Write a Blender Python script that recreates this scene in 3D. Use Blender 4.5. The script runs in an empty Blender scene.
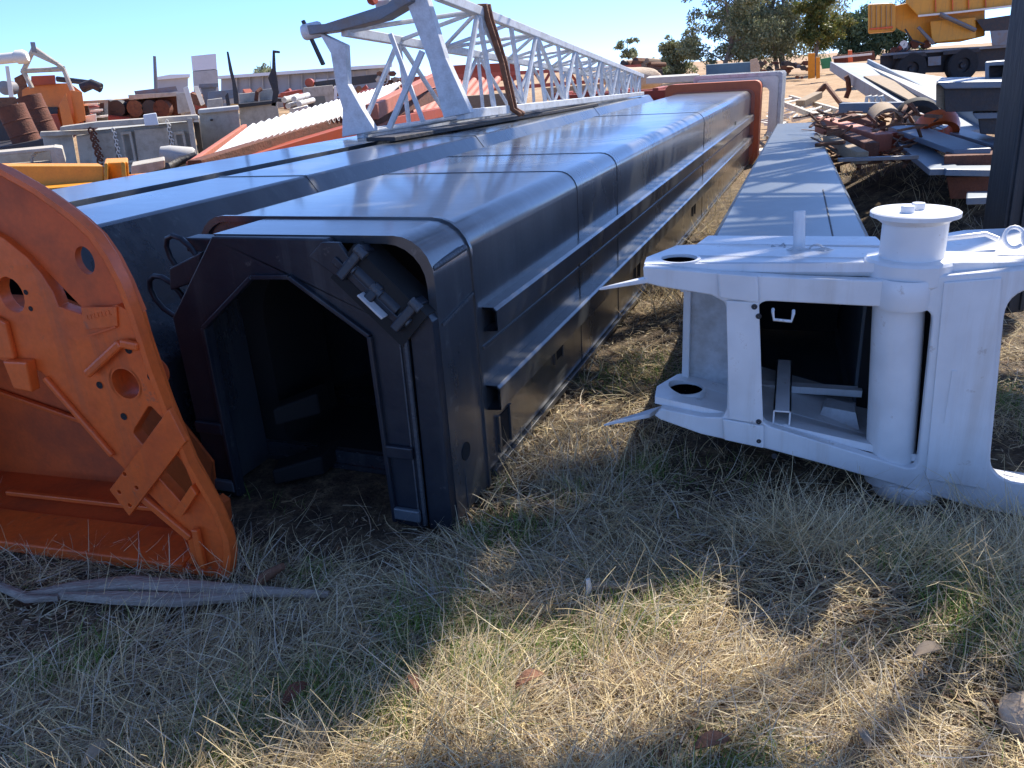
import bpy, math, random
import numpy as np
from mathutils import Vector, Matrix, noise
from mathutils.geometry import tessellate_polygon
random.seed(7); rng = np.random.default_rng(11)
C = bpy.context.scene.collection
S = bpy.context.scene
# ------------------------------------------------------------------ camera, sky, sun
FPX = 780.; H = 1.6; PHI = math.atan(0.065); TH = math.atan((384-71)*math.cos(PHI)/FPX)
F = Vector((0, math.cos(TH), -math.sin(TH)))
R0 = Vector((1, 0, 0)); U0 = Vector((0, math.sin(TH), math.cos(TH)))
R = R0*math.cos(PHI)-U0*math.sin(PHI); U = U0*math.cos(PHI)+R0*math.sin(PHI)
cd = bpy.data.cameras.new('camera'); cam = bpy.data.objects.new('camera', cd); C.objects.link(cam)
cd.sensor_width = 36; cd.lens = FPX/1024*36; cd.clip_start = .05; cd.clip_end = 3000
cam.matrix_world = Matrix(((R.x, U.x, -F.x, 0), (R.y, U.y, -F.y, 0), (R.z, U.z, -F.z, H), (0, 0, 0, 1)))
S.camera = cam
SUN_AZ = 42.; SUN_EL = 46.
w = bpy.data.worlds.new('World'); S.world = w; w.use_nodes = True
nt = w.node_tree; sky = nt.nodes.new('ShaderNodeTexSky'); sky.sky_type = 'NISHITA'; sky.sun_disc = False
sky.sun_elevation = math.radians(SUN_EL); sky.sun_rotation = math.radians(SUN_AZ)
sky.air_density = .5; sky.dust_density = 0; sky.ozone_density = 6; sky.altitude = 500
bg = nt.nodes['Background']; bg.inputs[1].default_value = .15
tn_ = nt.nodes.new('ShaderNodeMix'); tn_.data_type = 'RGBA'; tn_.blend_type = 'MULTIPLY'; tn_.inputs[0].default_value = 1; 
stc = nt.nodes.new('ShaderNodeTexCoord'); sse = nt.nodes.new('ShaderNodeSeparateXYZ'); nt.links.new(stc.outputs['Generated'], sse.inputs[0])
srp = nt.nodes.new('ShaderNodeValToRGB'); nt.links.new(sse.outputs['Z'], srp.inputs[0]); srp.color_ramp.elements[0].position = 0; srp.color_ramp.elements[0].color = (.52, .57, .74, 1); srp.color_ramp.elements[1].position = .3; srp.color_ramp.elements[1].color = (1.08, .98, .95, 1); q_ = srp.color_ramp.elements.new(.1); q_.color = (.72, .76, .90, 1)
nt.links.new(srp.outputs[0], tn_.inputs[7])
nt.links.new(sky.outputs[0], tn_.inputs[6]); nt.links.new(tn_.outputs[2], bg.inputs[0])
sl = bpy.data.lights.new('sun', 'SUN'); sun = bpy.data.objects.new('sun', sl); C.objects.link(sun)
sl.energy = 3.7; sl.angle = math.radians(.53); sl.color = (1, .93, .82)
e = math.radians(SUN_EL); a = math.radians(SUN_AZ)
sd = Vector((math.sin(a)*math.cos(e), math.cos(a)*math.cos(e), math.sin(e)))
sun.rotation_euler = sd.to_track_quat('Z', 'Y').to_euler()
S.view_settings.view_transform = 'Standard'; S.view_settings.look = 'None'
S.view_settings.exposure = 1.25; S.view_settings.gamma = 1
S.cycles.max_bounces = 6

def at(x, y, Y):
    d = R*((x-512)/FPX)+U*((384-y)/FPX)+F
    return Vector((0, 0, H))+d*(Y/d.y)

# ------------------------------------------------------------------ materials
def paint(name, col, rough=.5, col2=None, scale=3., amt=.5, metal=0., bump=0., bscale=30., spec=.5, fine=60., coat=0., stretch=(1, 1, 1), rrough=.12, lo=.45, hi=.7, run=None, scuff=None):
    m = bpy.data.materials.new(name); m.use_nodes = True; t = m.node_tree; n = t.nodes; l = t.links
    b = n['Principled BSDF']; tc = n.new('ShaderNodeTexCoord'); mp = n.new('ShaderNodeMapping'); mp.inputs['Scale'].default_value = stretch
    l.new(tc.outputs['Object'], mp.inputs[0])
    n1 = n.new('ShaderNodeTexNoise'); n1.inputs['Scale'].default_value = scale; n1.inputs['Detail'].default_value = 8; n1.inputs['Roughness'].default_value = .65
    l.new(mp.outputs[0], n1.inputs[0])
    r = n.new('ShaderNodeMapRange'); r.inputs[1].default_value = lo; r.inputs[2].default_value = hi; r.inputs[4].default_value = amt
    l.new(n1.outputs[0], r.inputs[0])
    mx = n.new('ShaderNodeMix'); mx.data_type = 'RGBA'; mx.inputs[6].default_value = (*col, 1)
    c2 = col2 or tuple(c*.55 for c in col); mx.inputs[7].default_value = (*c2, 1)
    l.new(r.outputs[0], mx.inputs[0])
    def layer(prev, col_, am, st, sc_, l0, h0):
        m_ = n.new('ShaderNodeMapping'); m_.inputs['Scale'].default_value = st; l.new(tc.outputs['Object'], m_.inputs[0])
        q = n.new('ShaderNodeTexNoise'); q.inputs['Scale'].default_value = sc_; q.inputs['Detail'].default_value = 9; q.inputs['Roughness'].default_value = .7; l.new(m_.outputs[0], q.inputs[0])
        g = n.new('ShaderNodeMapRange'); g.inputs[1].default_value = l0; g.inputs[2].default_value = h0; g.inputs[4].default_value = am; l.new(q.outputs[0], g.inputs[0])
        z = n.new('ShaderNodeMix'); z.data_type = 'RGBA'; l.new(g.outputs[0], z.inputs[0]); l.new(prev.outputs[2], z.inputs[6]); z.inputs[7].default_value = (*col_, 1); return z
    if run: mx = layer(mx, run[0], run[1], (7, 7, .5), 1.2, .52, .7)
    if scuff: mx = layer(mx, scuff[0], scuff[1], (1, 1, 1), 14, .62, .68)
    n2 = n.new('ShaderNodeTexNoise'); n2.inputs['Scale'].default_value = fine; n2.inputs['Detail'].default_value = 4; l.new(tc.outputs['Object'], n2.inputs[0])
    r2 = n.new('ShaderNodeMapRange'); r2.inputs[3].default_value = .82; r2.inputs[4].default_value = 1.15; l.new(n2.outputs[0], r2.inputs[0])
    mu = n.new('ShaderNodeMix'); mu.data_type = 'RGBA'; mu.blend_type = 'MULTIPLY'; mu.inputs[0].default_value = 1
    l.new(mx.outputs[2], mu.inputs[6]); l.new(r2.outputs[0], mu.inputs[7]); l.new(mu.outputs[2], b.inputs['Base Color'])
    r3 = n.new('ShaderNodeMapRange'); r3.inputs[3].default_value = max(0.02, rough-rrough); r3.inputs[4].default_value = min(1, rough+rrough); l.new(n1.outputs[0], r3.inputs[0])
    l.new(r3.outputs[0], b.inputs['Roughness']); b.inputs['Metallic'].default_value = metal; b.inputs['Specular IOR Level'].default_value = spec
    b.inputs['Coat Weight'].default_value = coat; b.inputs['Coat Roughness'].default_value = .12
    if bump:
        n3 = n.new('ShaderNodeTexNoise'); n3.inputs['Scale'].default_value = bscale; n3.inputs['Detail'].default_value = 3; l.new(mp.outputs[0], n3.inputs[0])
        bp = n.new('ShaderNodeBump'); bp.inputs['Strength'].default_value = bump; bp.inputs['Distance'].default_value = .05; l.new(n3.outputs[0], bp.inputs['Height']); l.new(bp.outputs[0], b.inputs['Normal'])
    return m
M = {}
M['black'] = paint('black_paint', (.030, .037, .048), .29, (.13, .135, .14), 1.1, .7, bump=.10, bscale=3.2, stretch=(.3, 1, .5), spec=.9, rrough=.12, coat=.5, lo=.4, hi=.75, run=((.16, .16, .155), .35), scuff=((.2, .2, .19), .35))
M['blackcollar'] = paint('black_collar_paint', (.012, .017, .028), .42, (.035, .038, .042), 5, .5, bump=.05, bscale=14, run=((.09, .095, .1), .4), scuff=((.14, .13, .12), .5))
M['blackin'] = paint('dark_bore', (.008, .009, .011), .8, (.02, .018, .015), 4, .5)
M['weld'] = paint('weld_edge', (.05, .06, .075), .45, (.09, .09, .09), 20, .7, bump=.2, bscale=90)
M['bluegrey'] = paint('blue_grey_paint', (.095, .118, .14), .32, (.15, .17, .18), .8, .5, bump=.08, bscale=1.5, stretch=(1, .6, 1), spec=.6)
M['white'] = paint('white_paint', (.80, .80, .80), .32, (.55, .5, .42), 2.2, .45, fine=7, lo=.58, hi=.8, run=((.5, .4, .3), .3), scuff=((.38, .28, .2), .45))
M['whitedirty'] = paint('dusty_white_paint', (.6, .61, .62), .55, (.3, .26, .21), 6, .7, bump=.05, bscale=20)
M['lattice'] = paint('grey_white_paint', (.74, .76, .78), .5, (.35, .33, .3), 9, .5)
M['orange'] = paint('orange_paint', (.76, .13, .022), .40, (.42, .06, .015), 4, .6, bump=.05, bscale=18, run=((.32, .09, .04), .5), scuff=((.25, .1, .06), .6))
M['orangein'] = paint('shaded_orange_paint', (.66, .11, .02), .6, (.2, .05, .022), 3, .7)  # darker copy of the orange, shade of the recessed parts put into the colour
M['redor'] = paint('red_oxide_paint', (.38, .06, .025), .55, (.24, .07, .04), 6, .6)
M['collarred'] = paint('orange_red_paint', (.55, .13, .045), .55, (.4, .1, .05), 6, .6)
M['salmon'] = paint('faded_red_paint', (.5, .16, .1), .65, (.33, .12, .07), 8, .7)
M['yellow'] = paint('yellow_paint', (.75, .3, .02), .5, (.5, .2, .03), 5, .5)
M['craney'] = paint('crane_yellow', (.72, .34, .04), .5, (.5, .25, .06), 2.5, .5, run=((.3, .17, .07), .5))
M['steel'] = paint('scrap_steel', (.2, .22, .25), .5, (.25, .17, .11), 5, .7, metal=.3)
M['bluesteel'] = paint('blue_grey_steel', (.16, .21, .27), .45, (.3, .27, .24), 3, .6)
M['rust'] = paint('rust', (.16, .055, .03), .85, (.07, .035, .025), 8, .8, bump=.3, bscale=40)
M['rust2'] = paint('brown_rust', (.22, .1, .055), .85, (.1, .05, .035), 10, .8, bump=.3, bscale=40)
M['beige'] = paint('beige_paint', (.52, .47, .39), .65, (.27, .22, .16), 6, .7)
M['greybox'] = paint('grey_green_paint', (.46, .45, .40), .6, (.24, .2, .16), 6, .6)
M['cream'] = paint('cream_sheet', (.8, .77, .7), .55, (.6, .56, .5), 5, .4)
M['dark'] = paint('dark_scrap', (.035, .035, .04), .6, (.09, .06, .045), 9, .7, bump=.2)
M['blue'] = paint('container_blue', (.06, .13, .2), .6, (.05, .1, .14), 4, .5)
M['green'] = paint('green_paint', (.03, .25, .13), .6)
M['concrete'] = paint('pale_concrete', (.5, .49, .47), .85, (.36, .34, .31), 4, .6)
M['wall'] = paint('pale_wall', (.42, .43, .46), .7, (.35, .34, .36), 1, .5)
M['roofw'] = paint('white_roof', (.78, .8, .82), .5, (.65, .66, .68), 2, .4)
M['rubber'] = paint('rubber', (.02, .02, .022), .8, (.06, .05, .045), 12, .6)
M['bark'] = paint('grey_bark', (.40, .33, .27), .85, (.12, .085, .06), 9, .8, bump=.5, bscale=30, stretch=(.4, 4, 4))
M['trunk'] = paint('gum_trunk', (.25, .2, .16), .9, (.11, .085, .07), 6, .8, bump=.5, bscale=12)
M['machine'] = paint('faded_orange_paint', (.72, .22, .04), .5, (.5, .16, .05), 4, .6)
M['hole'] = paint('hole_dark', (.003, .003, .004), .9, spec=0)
M['postm'] = paint('dark_post', (.03, .035, .042), .5, (.06, .065, .07), 5, .7, stretch=(4, 4, .5), bump=.1, bscale=10)
M['stone'] = paint('pale_stone', (.55, .43, .31), .85, (.4, .27, .18), 9, .7, bump=.5, bscale=22)
M['wood'] = paint('weathered_wood', (.36, .27, .18), .85, (.2, .15, .1), 10, .7, stretch=(1, 6, 6))

def vcol_mat(name, rough=.75, trans=0., tint=(1, 1, 1)):
    m = bpy.data.materials.new(name); m.use_nodes = True; t = m.node_tree; n = t.nodes; l = t.links; b = n['Principled BSDF']
    at_ = n.new('ShaderNodeAttribute'); at_.attribute_name = 'tone'
    l.new(at_.outputs['Color'], b.inputs['Base Color']); b.inputs['Roughness'].default_value = rough; b.inputs['Specular IOR Level'].default_value = .25
    if trans:
        tr = n.new('ShaderNodeBsdfTranslucent'); l.new(at_.outputs['Color'], tr.inputs[0])
        ms = n.new('ShaderNodeMixShader'); ms.inputs[0].default_value = trans
        l.new(b.outputs[0], ms.inputs[1]); l.new(tr.outputs[0], ms.inputs[2]); l.new(ms.outputs[0], n['Material Output'].inputs[0])
    return m
M['grass'] = vcol_mat('dry_grass_blades', .7, .3)
M['leaf'] = vcol_mat('gum_leaves', .55, .3)
M['litter'] = vcol_mat('fallen_litter', .85)

# ------------------------------------------------------------------ mesh building
FR = {}
class MB:
    def __init__(s): s.v = []; s.f = []
    def add(s, vs, fs):
        o = len(s.v); s.v += [Vector(p) for p in vs]; s.f += [tuple(i+o for i in q) for q in fs]; return s
    def hexa(s, p):   # bottom 4 ccw, top 4 ccw
        return s.add(p, [(3, 2, 1, 0), (4, 5, 6, 7), (0, 1, 5, 4), (1, 2, 6, 5), (2, 3, 7, 6), (3, 0, 4, 7)])
    def box(s, x0, x1, y0, y1, z0, z1):
        return s.hexa([(x0, y0, z0), (x1, y0, z0), (x1, y1, z0), (x0, y1, z0), (x0, y0, z1), (x1, y0, z1), (x1, y1, z1), (x0, y1, z1)])
    def bar(s, p, q, w_, h, up=(0, 0, 1), w2=None, h2=None):
        p = Vector(p); q = Vector(q); d = (q-p).normalized(); x = d.cross(Vector(up))
        if x.length < 1e-4: x = d.cross(Vector((0, 1, 0)))
        x.normalize(); z = x.cross(d); w2 = w_ if w2 is None else w2; h2 = h if h2 is None else h2
        c = [p-x*w_/2-z*h/2, p+x*w_/2-z*h/2, q+x*w2/2-z*h2/2, q-x*w2/2-z*h2/2, p-x*w_/2+z*h/2, p+x*w_/2+z*h/2, q+x*w2/2+z*h2/2, q-x*w2/2+z*h2/2]
        return s.hexa(c)
    def path(s, pts, rad, n=10, cap=True):
        pts = [Vector(p) for p in pts]; o = len(s.v)
        if not hasattr(rad, '__len__'): rad = [rad]*len(pts)
        x = None
        for i, p in enumerate(pts):
            d = (pts[min(i+1, len(pts)-1)]-pts[max(i-1, 0)]).normalized()
            if x is None: x = d.orthogonal().normalized()
            x = (x-d*x.dot(d)).normalized(); y = d.cross(x)
            for k in range(n):
                t = 2*math.pi*k/n; s.v.append(p+(x*math.cos(t)+y*math.sin(t))*rad[i])
        for i in range(len(pts)-1):
            for k in range(n):
                a_ = o+i*n+k; b_ = o+i*n+(k+1) % n; s.f.append((a_, b_, b_+n, a_+n))
        if cap: s.f.append(tuple(o+k for k in reversed(range(n)))); s.f.append(tuple(o+(len(pts)-1)*n+k for k in range(n)))
        return s
    def tube(s, p, q, r, r2=None, n=14): return s.path([p, q], [r, r if r2 is None else r2], n)
    def lathe(s, prof, c, axis=(0, 0, 1), n=28):
        ax = Vector(axis).normalized(); x = ax.orthogonal().normalized(); y = ax.cross(x); o = len(s.v); c = Vector(c)
        for r, z in prof:
            for k in range(n):
                t = 2*math.pi*k/n; s.v.append(c+ax*z+(x*math.cos(t)+y*math.sin(t))*max(r, 1e-4))
        for i in range(len(prof)-1):
            for k in range(n):
                a_ = o+i*n+k; b_ = o+i*n+(k+1) % n; s.f.append((a_, b_, b_+n, a_+n))
        return s
    def plate(s, outer, holes, t0, t1, mp):   # polygon with holes, extruded from t0 to t1 through mp(a,b,t)
        loops = [list(outer)]+[list(h) for h in holes]
        tri = tessellate_polygon([[Vector((a_, b_, 0)) for a_, b_ in L] for L in loops]); flat = [p for L in loops for p in L]; n = len(flat)
        vs = [mp(a_, b_, t0) for a_, b_ in flat]+[mp(a_, b_, t1) for a_, b_ in flat]; fs = []
        for t in tri: fs += [tuple(t), tuple(i+n for i in reversed(t))]
        o = 0
        for L in loops:
            k = len(L)
            for i in range(k): j = (i+1) % k; fs.append((o+i, o+j, o+j+n, o+i+n))
            o += k
        return s.add(vs, fs)
    def loft(s, rings, closed=True, caps=False):
        o = len(s.v); n = len(rings[0])
        for r in rings: s.v += [Vector(p) for p in r]
        for i in range(len(rings)-1):
            for k in range(n if closed else n-1):
                a_ = o+i*n+k; b_ = o+i*n+(k+1) % n; s.f.append((a_, b_, b_+n, a_+n))
        if caps: s.f.append(tuple(o+k for k in range(n))); s.f.append(tuple(o+(len(rings)-1)*n+k for k in range(n)))
        return s
    def build(s, name, mat, parent=None, world=False, bevel=0., smooth=0., label=None, fix=True):
        me = bpy.data.meshes.new(name); vs = s.v; loc = Vector((0, 0, 0))
        if parent is not None and world:
            inv = FR[parent.name].inverted(); vs = [inv@v for v in vs]
        if parent is None:
            lo = [min(v[i] for v in vs) for i in range(3)]; hi = [max(v[i] for v in vs) for i in range(3)]
            loc = Vector(((lo[0]+hi[0])/2, (lo[1]+hi[1])/2, lo[2])); vs = [v-loc for v in vs]
        me.from_pydata([tuple(v) for v in vs], [], s.f); me.update()
        if fix:
            import bmesh
            bm = bmesh.new(); bm.from_mesh(me); bmesh.ops.recalc_face_normals(bm, faces=bm.faces); bm.to_mesh(me); bm.free()
        if smooth:
            me.polygons.foreach_set('use_smooth', [True]*len(me.polygons)); me.set_sharp_from_angle(angle=math.radians(smooth))
        me.materials.append(M[mat] if isinstance(mat, str) else mat)
        o = bpy.data.objects.new(name, me); C.objects.link(o); o.location = loc
        if parent is None: FR[o.name] = Matrix.Translation(loc)
        else: o.parent = parent; FR[o.name] = Matrix.Identity(4)
        if parent is not None: FR[o.name] = FR[parent.name].copy()
        if bevel:
            b = o.modifiers.new('bevel', 'BEVEL'); b.width = bevel; b.segments = 2; b.limit_method = 'ANGLE'; b.angle_limit = math.radians(35)
        if label: o['label'] = label
        return o
def tag(o, label, cat, group=None):
    o['label'] = label; o['category'] = cat
    if group: o['group'] = group
    return o
def thing(name, label, cat, loc=(0, 0, 0), az=0., group=None, rx=0., ry=0.):
    o = bpy.data.objects.new(name, None); C.objects.link(o); o.empty_display_size = .1
    o.location = loc; o.rotation_euler = (rx, ry, -math.radians(az)); FR[o.name] = Matrix.Translation(loc)@o.rotation_euler.to_matrix().to_4x4()
    return tag(o, label, cat, group)
def kind(o, k): o['kind'] = k; return o
def px(outline, Y, depth, mb=None, holes=()):   # a plate standing at distance Y with a real depth
    mb = mb or MB(); cx = sum(p[0] for p in outline)/len(outline); g = at(cx, 60, Y); g.z = 0; g.normalize()
    return mb.plate(outline, holes, 0, depth, lambda a_, b_, t: at(a_, b_, Y)+g*t)
def pxthing(name, label, cat, x, y, Y, group=None):
    p = at(x, y, Y); return thing(name, label, cat, p, 0, group)
def circ(cx, cy, rx, ry=None, n=20, ph=0.):
    ry = ry or rx; return [(cx+rx*math.cos(2*math.pi*k/n+ph), cy+ry*math.sin(2*math.pi*k/n+ph)) for k in range(n)]
def rounded(pts, r, n=5):
    out = []
    for i, p in enumerate(pts):
        p = Vector(p).to_2d() if len(p) > 2 else Vector(p); a_ = Vector(pts[i-1]); b_ = Vector(pts[(i+1) % len(pts)])
        rr = min(r, (a_-p).length*.45, (b_-p).length*.45); s_ = p+(a_-p).normalized()*rr; t_ = p+(b_-p).normalized()*rr
        for k in range(n+1):
            u = k/n; q = s_*(1-u)**2+p*2*u*(1-u)+t_*u*u; out.append((q.x, q.y))
    return out

# ------------------------------------------------------------------ ground
def gz(x, y):
    d = math.hypot(x, y); k = max(0., 1-d/14.)
    z = .022*noise.noise((x*1.7, y*1.7, .3))+.012*noise.noise((x*6, y*6, 1.3)) if d < 30 else 0.
    z = z*k
    for cx, cy, h, s_ in ((1.35, 2.0, .07, .28), (.95, 2.15, .05, .22), (-.2, 1.55, .03, .3), (1.5, 1.6, .05, .3)):
        z += h*math.exp(-((x-cx)**2+(y-cy)**2)/(2*s_*s_))
    def ss(a_, b_, t): t = min(1, max(0, (t-a_)/(b_-a_))); return t*t*(3-2*t)
    if x < -2 and y > 8: z += ss(2.5, 5, -x-.0)*(.5*ss(9, 12, y)+.4*ss(13, 19, y)-.5*ss(30, 60, y))
    if x > 1.5: z += .55*math.exp(-((x-4.4)/1.0)**2/1.6-((y-7.8)/1.5)**2/1.6)
    return z-.012
def ground():
    n = 420; k = 6.3; A = 2*1.0
    s_ = np.linspace(-1, 1, n); co = A*np.sinh(k*s_)/1.0
    co = np.clip(co, -1100, 1100)
    vs = []; 
    for j in range(n):
        for i in range(n):
            x = co[i]; y = co[j]+2.6; vs.append((x, y, gz(x, y)))
    idx = np.arange(n*n).reshape(n, n); f = np.stack([idx[:-1, :-1], idx[:-1, 1:], idx[1:, 1:], idx[1:, :-1]], -1).reshape(-1, 4)
    me = bpy.data.meshes.new('ground'); me.from_pydata(vs, [], f.tolist()); me.polygons.foreach_set('use_smooth', [True]*len(me.polygons))
    m = bpy.data.materials.new('dry_earth'); m.use_nodes = True; t = m.node_tree; N = t.nodes; l = t.links; b = N['Principled BSDF']; b.inputs['Roughness'].default_value = .95
    tc = N.new('ShaderNodeTexCoord')
    def nz(sc, d=8, r=.6):
        q = N.new('ShaderNodeTexNoise'); q.inputs['Scale'].default_value = sc; q.inputs['Detail'].default_value = d; q.inputs['Roughness'].default_value = r; l.new(tc.outputs['Object'], q.inputs[0]); return q
    def ramp(src, stops):
        r = N.new('ShaderNodeValToRGB'); el = r.color_ramp.elements
        while len(el) < len(stops): el.new(.5)
        for e_, (p, c) in zip(el, stops): e_.position = p; e_.color = (*c, 1)
        l.new(src, r.inputs[0]); return r
    near = ramp(nz(9).outputs[0], [(.3, (.05, .037, .028)), (.5, (.13, .095, .062)), (.62, (.24, .18, .11)), (.75, (.34, .27, .17))])
    near2 = ramp(nz(55, 6, .7).outputs[0], [(.35, (.45, .43, .42)), (.65, (1.3, 1.25, 1.15))])
    mu = N.new('ShaderNodeMix'); mu.data_type = 'RGBA'; mu.blend_type = 'MULTIPLY'; mu.inputs[0].default_value = 1; l.new(near.outputs[0], mu.inputs[6]); l.new(near2.outputs[0], mu.inputs[7])
    far = ramp(nz(.12, 10, .65).outputs[0], [(.35, (.3, .19, .1)), (.5, (.44, .29, .16)), (.65, (.5, .36, .22))])
    ln = N.new('ShaderNodeVectorMath'); ln.operation = 'LENGTH'; l.new(tc.outputs['Object'], ln.inputs[0])
    ad = N.new('ShaderNodeMath'); ad.operation = 'MULTIPLY_ADD'; l.new(nz(.3).outputs[0], ad.inputs[0]); ad.inputs[1].default_value = 12; l.new(ln.outputs['Value'], ad.inputs[2])
    fr2 = ramp(nz(2.2, 10, .75).outputs[0], [(.35, (.55, .5, .45)), (.55, (1.05, 1.02, 1)), (.7, (1.25, 1.25, 1.25))]); fm = N.new('ShaderNodeMix'); fm.data_type = 'RGBA'; fm.blend_type = 'MULTIPLY'; fm.inputs[0].default_value = 1; l.new(far.outputs[0], fm.inputs[6]); l.new(fr2.outputs[0], fm.inputs[7])
    mr = N.new('ShaderNodeMapRange'); mr.inputs[1].default_value = 16; mr.inputs[2].default_value = 24; l.new(ad.outputs[0], mr.inputs[0])
    mx = N.new('ShaderNodeMix'); mx.data_type = 'RGBA'; l.new(mr.outputs[0], mx.inputs[0]); l.new(mu.outputs[2], mx.inputs[6]); l.new(fm.outputs[2], mx.inputs[7])
    l.new(mx.outputs[2], b.inputs['Base Color'])
    bp = N.new('ShaderNodeBump'); bp.inputs['Strength'].default_value = .8; bp.inputs['Distance'].default_value = .03; l.new(nz(40, 6, .7).outputs[0], bp.inputs['Height']); l.new(bp.outputs[0], b.inputs['Normal'])
    me.materials.append(m); o = bpy.data.objects.new('ground', me); C.objects.link(o); kind(o, 'structure'); o['label'] = 'dry dusty earth of the storage yard'
ground()

# ------------------------------------------------------------------ telescopic booms lying on the grass
BO = Vector((-.36, 2.566, 0)); BA = 22.558
def prof(cx, hw, z0, z1, rt, rb=.05, n=6):
    pts = []
    for (sx, sz, r) in ((1, -1, rb), (1, 1, rt), (-1, 1, rt), (-1, -1, rb)):
        x = cx+sx*(hw-r); z = (z1-r) if sz > 0 else (z0+r); a0 = {(1, -1): -90, (1, 1): 0, (-1, 1): 90, (-1, -1): 180}[(sx, sz)]
        for k in range(n+1):
            t = math.radians(a0+90*k/n); pts.append((x+r*math.cos(t), z+r*math.sin(t)))
    return pts
def octo(cx, hw, z0, z1, c, cb=.1):
    return [(cx+hw-cb, z0), (cx+hw, z0+cb), (cx+hw, z1-c), (cx+hw-c, z1), (cx-hw+c, z1), (cx-hw, z1-c), (cx-hw, z0+cb), (cx-hw+cb, z0)]
def shell(outer, inner, y0, y1, step=.6):
    mb = MB(); ys = [y0+(y1-y0)*i/max(1, int((y1-y0)/step)) for i in range(int((y1-y0)/step)+1)] if y1-y0 > step else [y0, y1]
    ro = [[(x, y, z) for x, z in outer] for y in ys]; ri = [[(x, y, z) for x, z in inner] for y in reversed(ys)]
    mb.loft(ro+ri+[ro[0]]); return mb

main = thing('crane_boom_section', 'long glossy black telescopic boom section with eight-sided open mouth, nearest and in the middle', 'crane boom', BO, BA)
CX = -.51
shell(prof(CX, .61, .02, 1.10, .10), prof(CX, .55, .08, 1.04, .08), .36, 11.15).build('boom_body', 'black', main, smooth=40)
# collar skin: right side wrapping over the top, left chamfer
mb = MB(); P = prof(CX, .622, .0, 1.112, .14, .03)
strip = [p for p in P if p[0] > CX-.30 and not (p[1] < .01 and p[0] < CX+.5)]
st2 = [(x-.03*(1 if x > CX+.3 else 0), z-.028) for x, z in strip]
strip = strip+[(-.77, 1.112)]; st2 = st2+[(-.77, 1.084)]
def ystart(x, z): return .03 if z > 1.1 and x < -.2 else .05
ra = [(x, ystart(x, z), z) for x, z in strip]; rb_ = [(x, .352, z) for x, z in strip]
rc = [(x, .352, z) for x, z in st2]; rd = [(x, ystart(x, z), z) for x, z in st2]
mb.loft([ra, rb_, rc, rd, ra], closed=False)
lft = [(-.775, 1.10), (-1.04, .80), (-1.04, .0), (-1.0, 0), (-1.0, .79), (-.76, 1.06)]
mb.loft([[(x, .046, z) for x, z in lft], [(x, .352, z) for x, z in lft]], caps=True)
mb.build('collar_skin', 'black', main, smooth=40)
hole_out = [(-.005, .0), (.008, .80), (-.265, 1.108), (-.755, 1.108), (-1.025, .79), (-1.03, .0), (-.885, .0), (-.872, .757), (-.597, .966), (-.432, .972), (-.133, .77), (-.128, .0)]
MB().plate(hole_out, [], 0, .045, lambda a_, b_, t: (a_, t, b_)).build('face_plate', 'blackcollar', main, bevel=.006)
MB().plate([(.009, .0), (.108, .0), (.111, .83), (.09, .87), (.02, .80)], [], .006, .09, lambda a_, b_, t: (a_, t, b_)).build('corner_post', 'blackcollar', main, bevel=.004)
# welded inner rim and steps on the legs of the mouth
rim = [(-.885, .02), (-.872, .757), (-.597, .966), (-.432, .972), (-.133, .77), (-.128, .02)]
mb = MB()
for p, q in zip(rim[:-1], rim[1:]): mb.bar((p[0], -.006, p[1]), (q[0], -.006, q[1]), .018, .026, up=(0, 1, 0))
mb.build('mouth_rim', 'blackcollar', main, bevel=.004)
for x0, x1 in ((-1.02, -.885), (-.125, -.015)):
    for z in (.30, .035):
        MB().box(x0, x1, -.022, .0, z, z+.05).build('wear_pad', 'bluegrey' if z < .1 else 'blackcollar', main, bevel=.006)
MB().bar((.0, -.004, .02), (.008, -.004, .80), .012, .012).bar((-.025, -.003, .02), (-.018, -.003, .78), .005, .006).build('edge_weld', 'weld', main)
# seam ring where the collar meets the body
P2 = prof(CX, .63, -.002, 1.120, .148, .03); P3 = prof(CX, .605, .02, 1.095, .13, .03)
shell(P2, P3, .345, .362).build('collar_seam', 'black', main, smooth=40)
# more seams along the body
for w_ in (1.75, 2.6, 6.2):
    shell(prof(CX, .6135, .018, 1.1035, .103), prof(CX, .60, .03, 1.09, .09), w_, w_+.009).build('seam_band', 'black', main, smooth=40)
# deep interior ring and slide blocks
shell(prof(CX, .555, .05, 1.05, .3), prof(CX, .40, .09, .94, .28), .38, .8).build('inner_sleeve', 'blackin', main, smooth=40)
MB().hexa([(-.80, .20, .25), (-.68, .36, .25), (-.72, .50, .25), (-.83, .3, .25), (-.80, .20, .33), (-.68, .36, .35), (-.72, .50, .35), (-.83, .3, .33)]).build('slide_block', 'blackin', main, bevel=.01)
MB().hexa([(-.78, .1, .02), (-.62, .24, .02), (-.64, .45, .02), (-.82, .2, .02), (-.78, .1, .09), (-.62, .24, .11), (-.64, .45, .11), (-.82, .2, .09)]).build('slide_block', 'blackin', main, bevel=.01)
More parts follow.
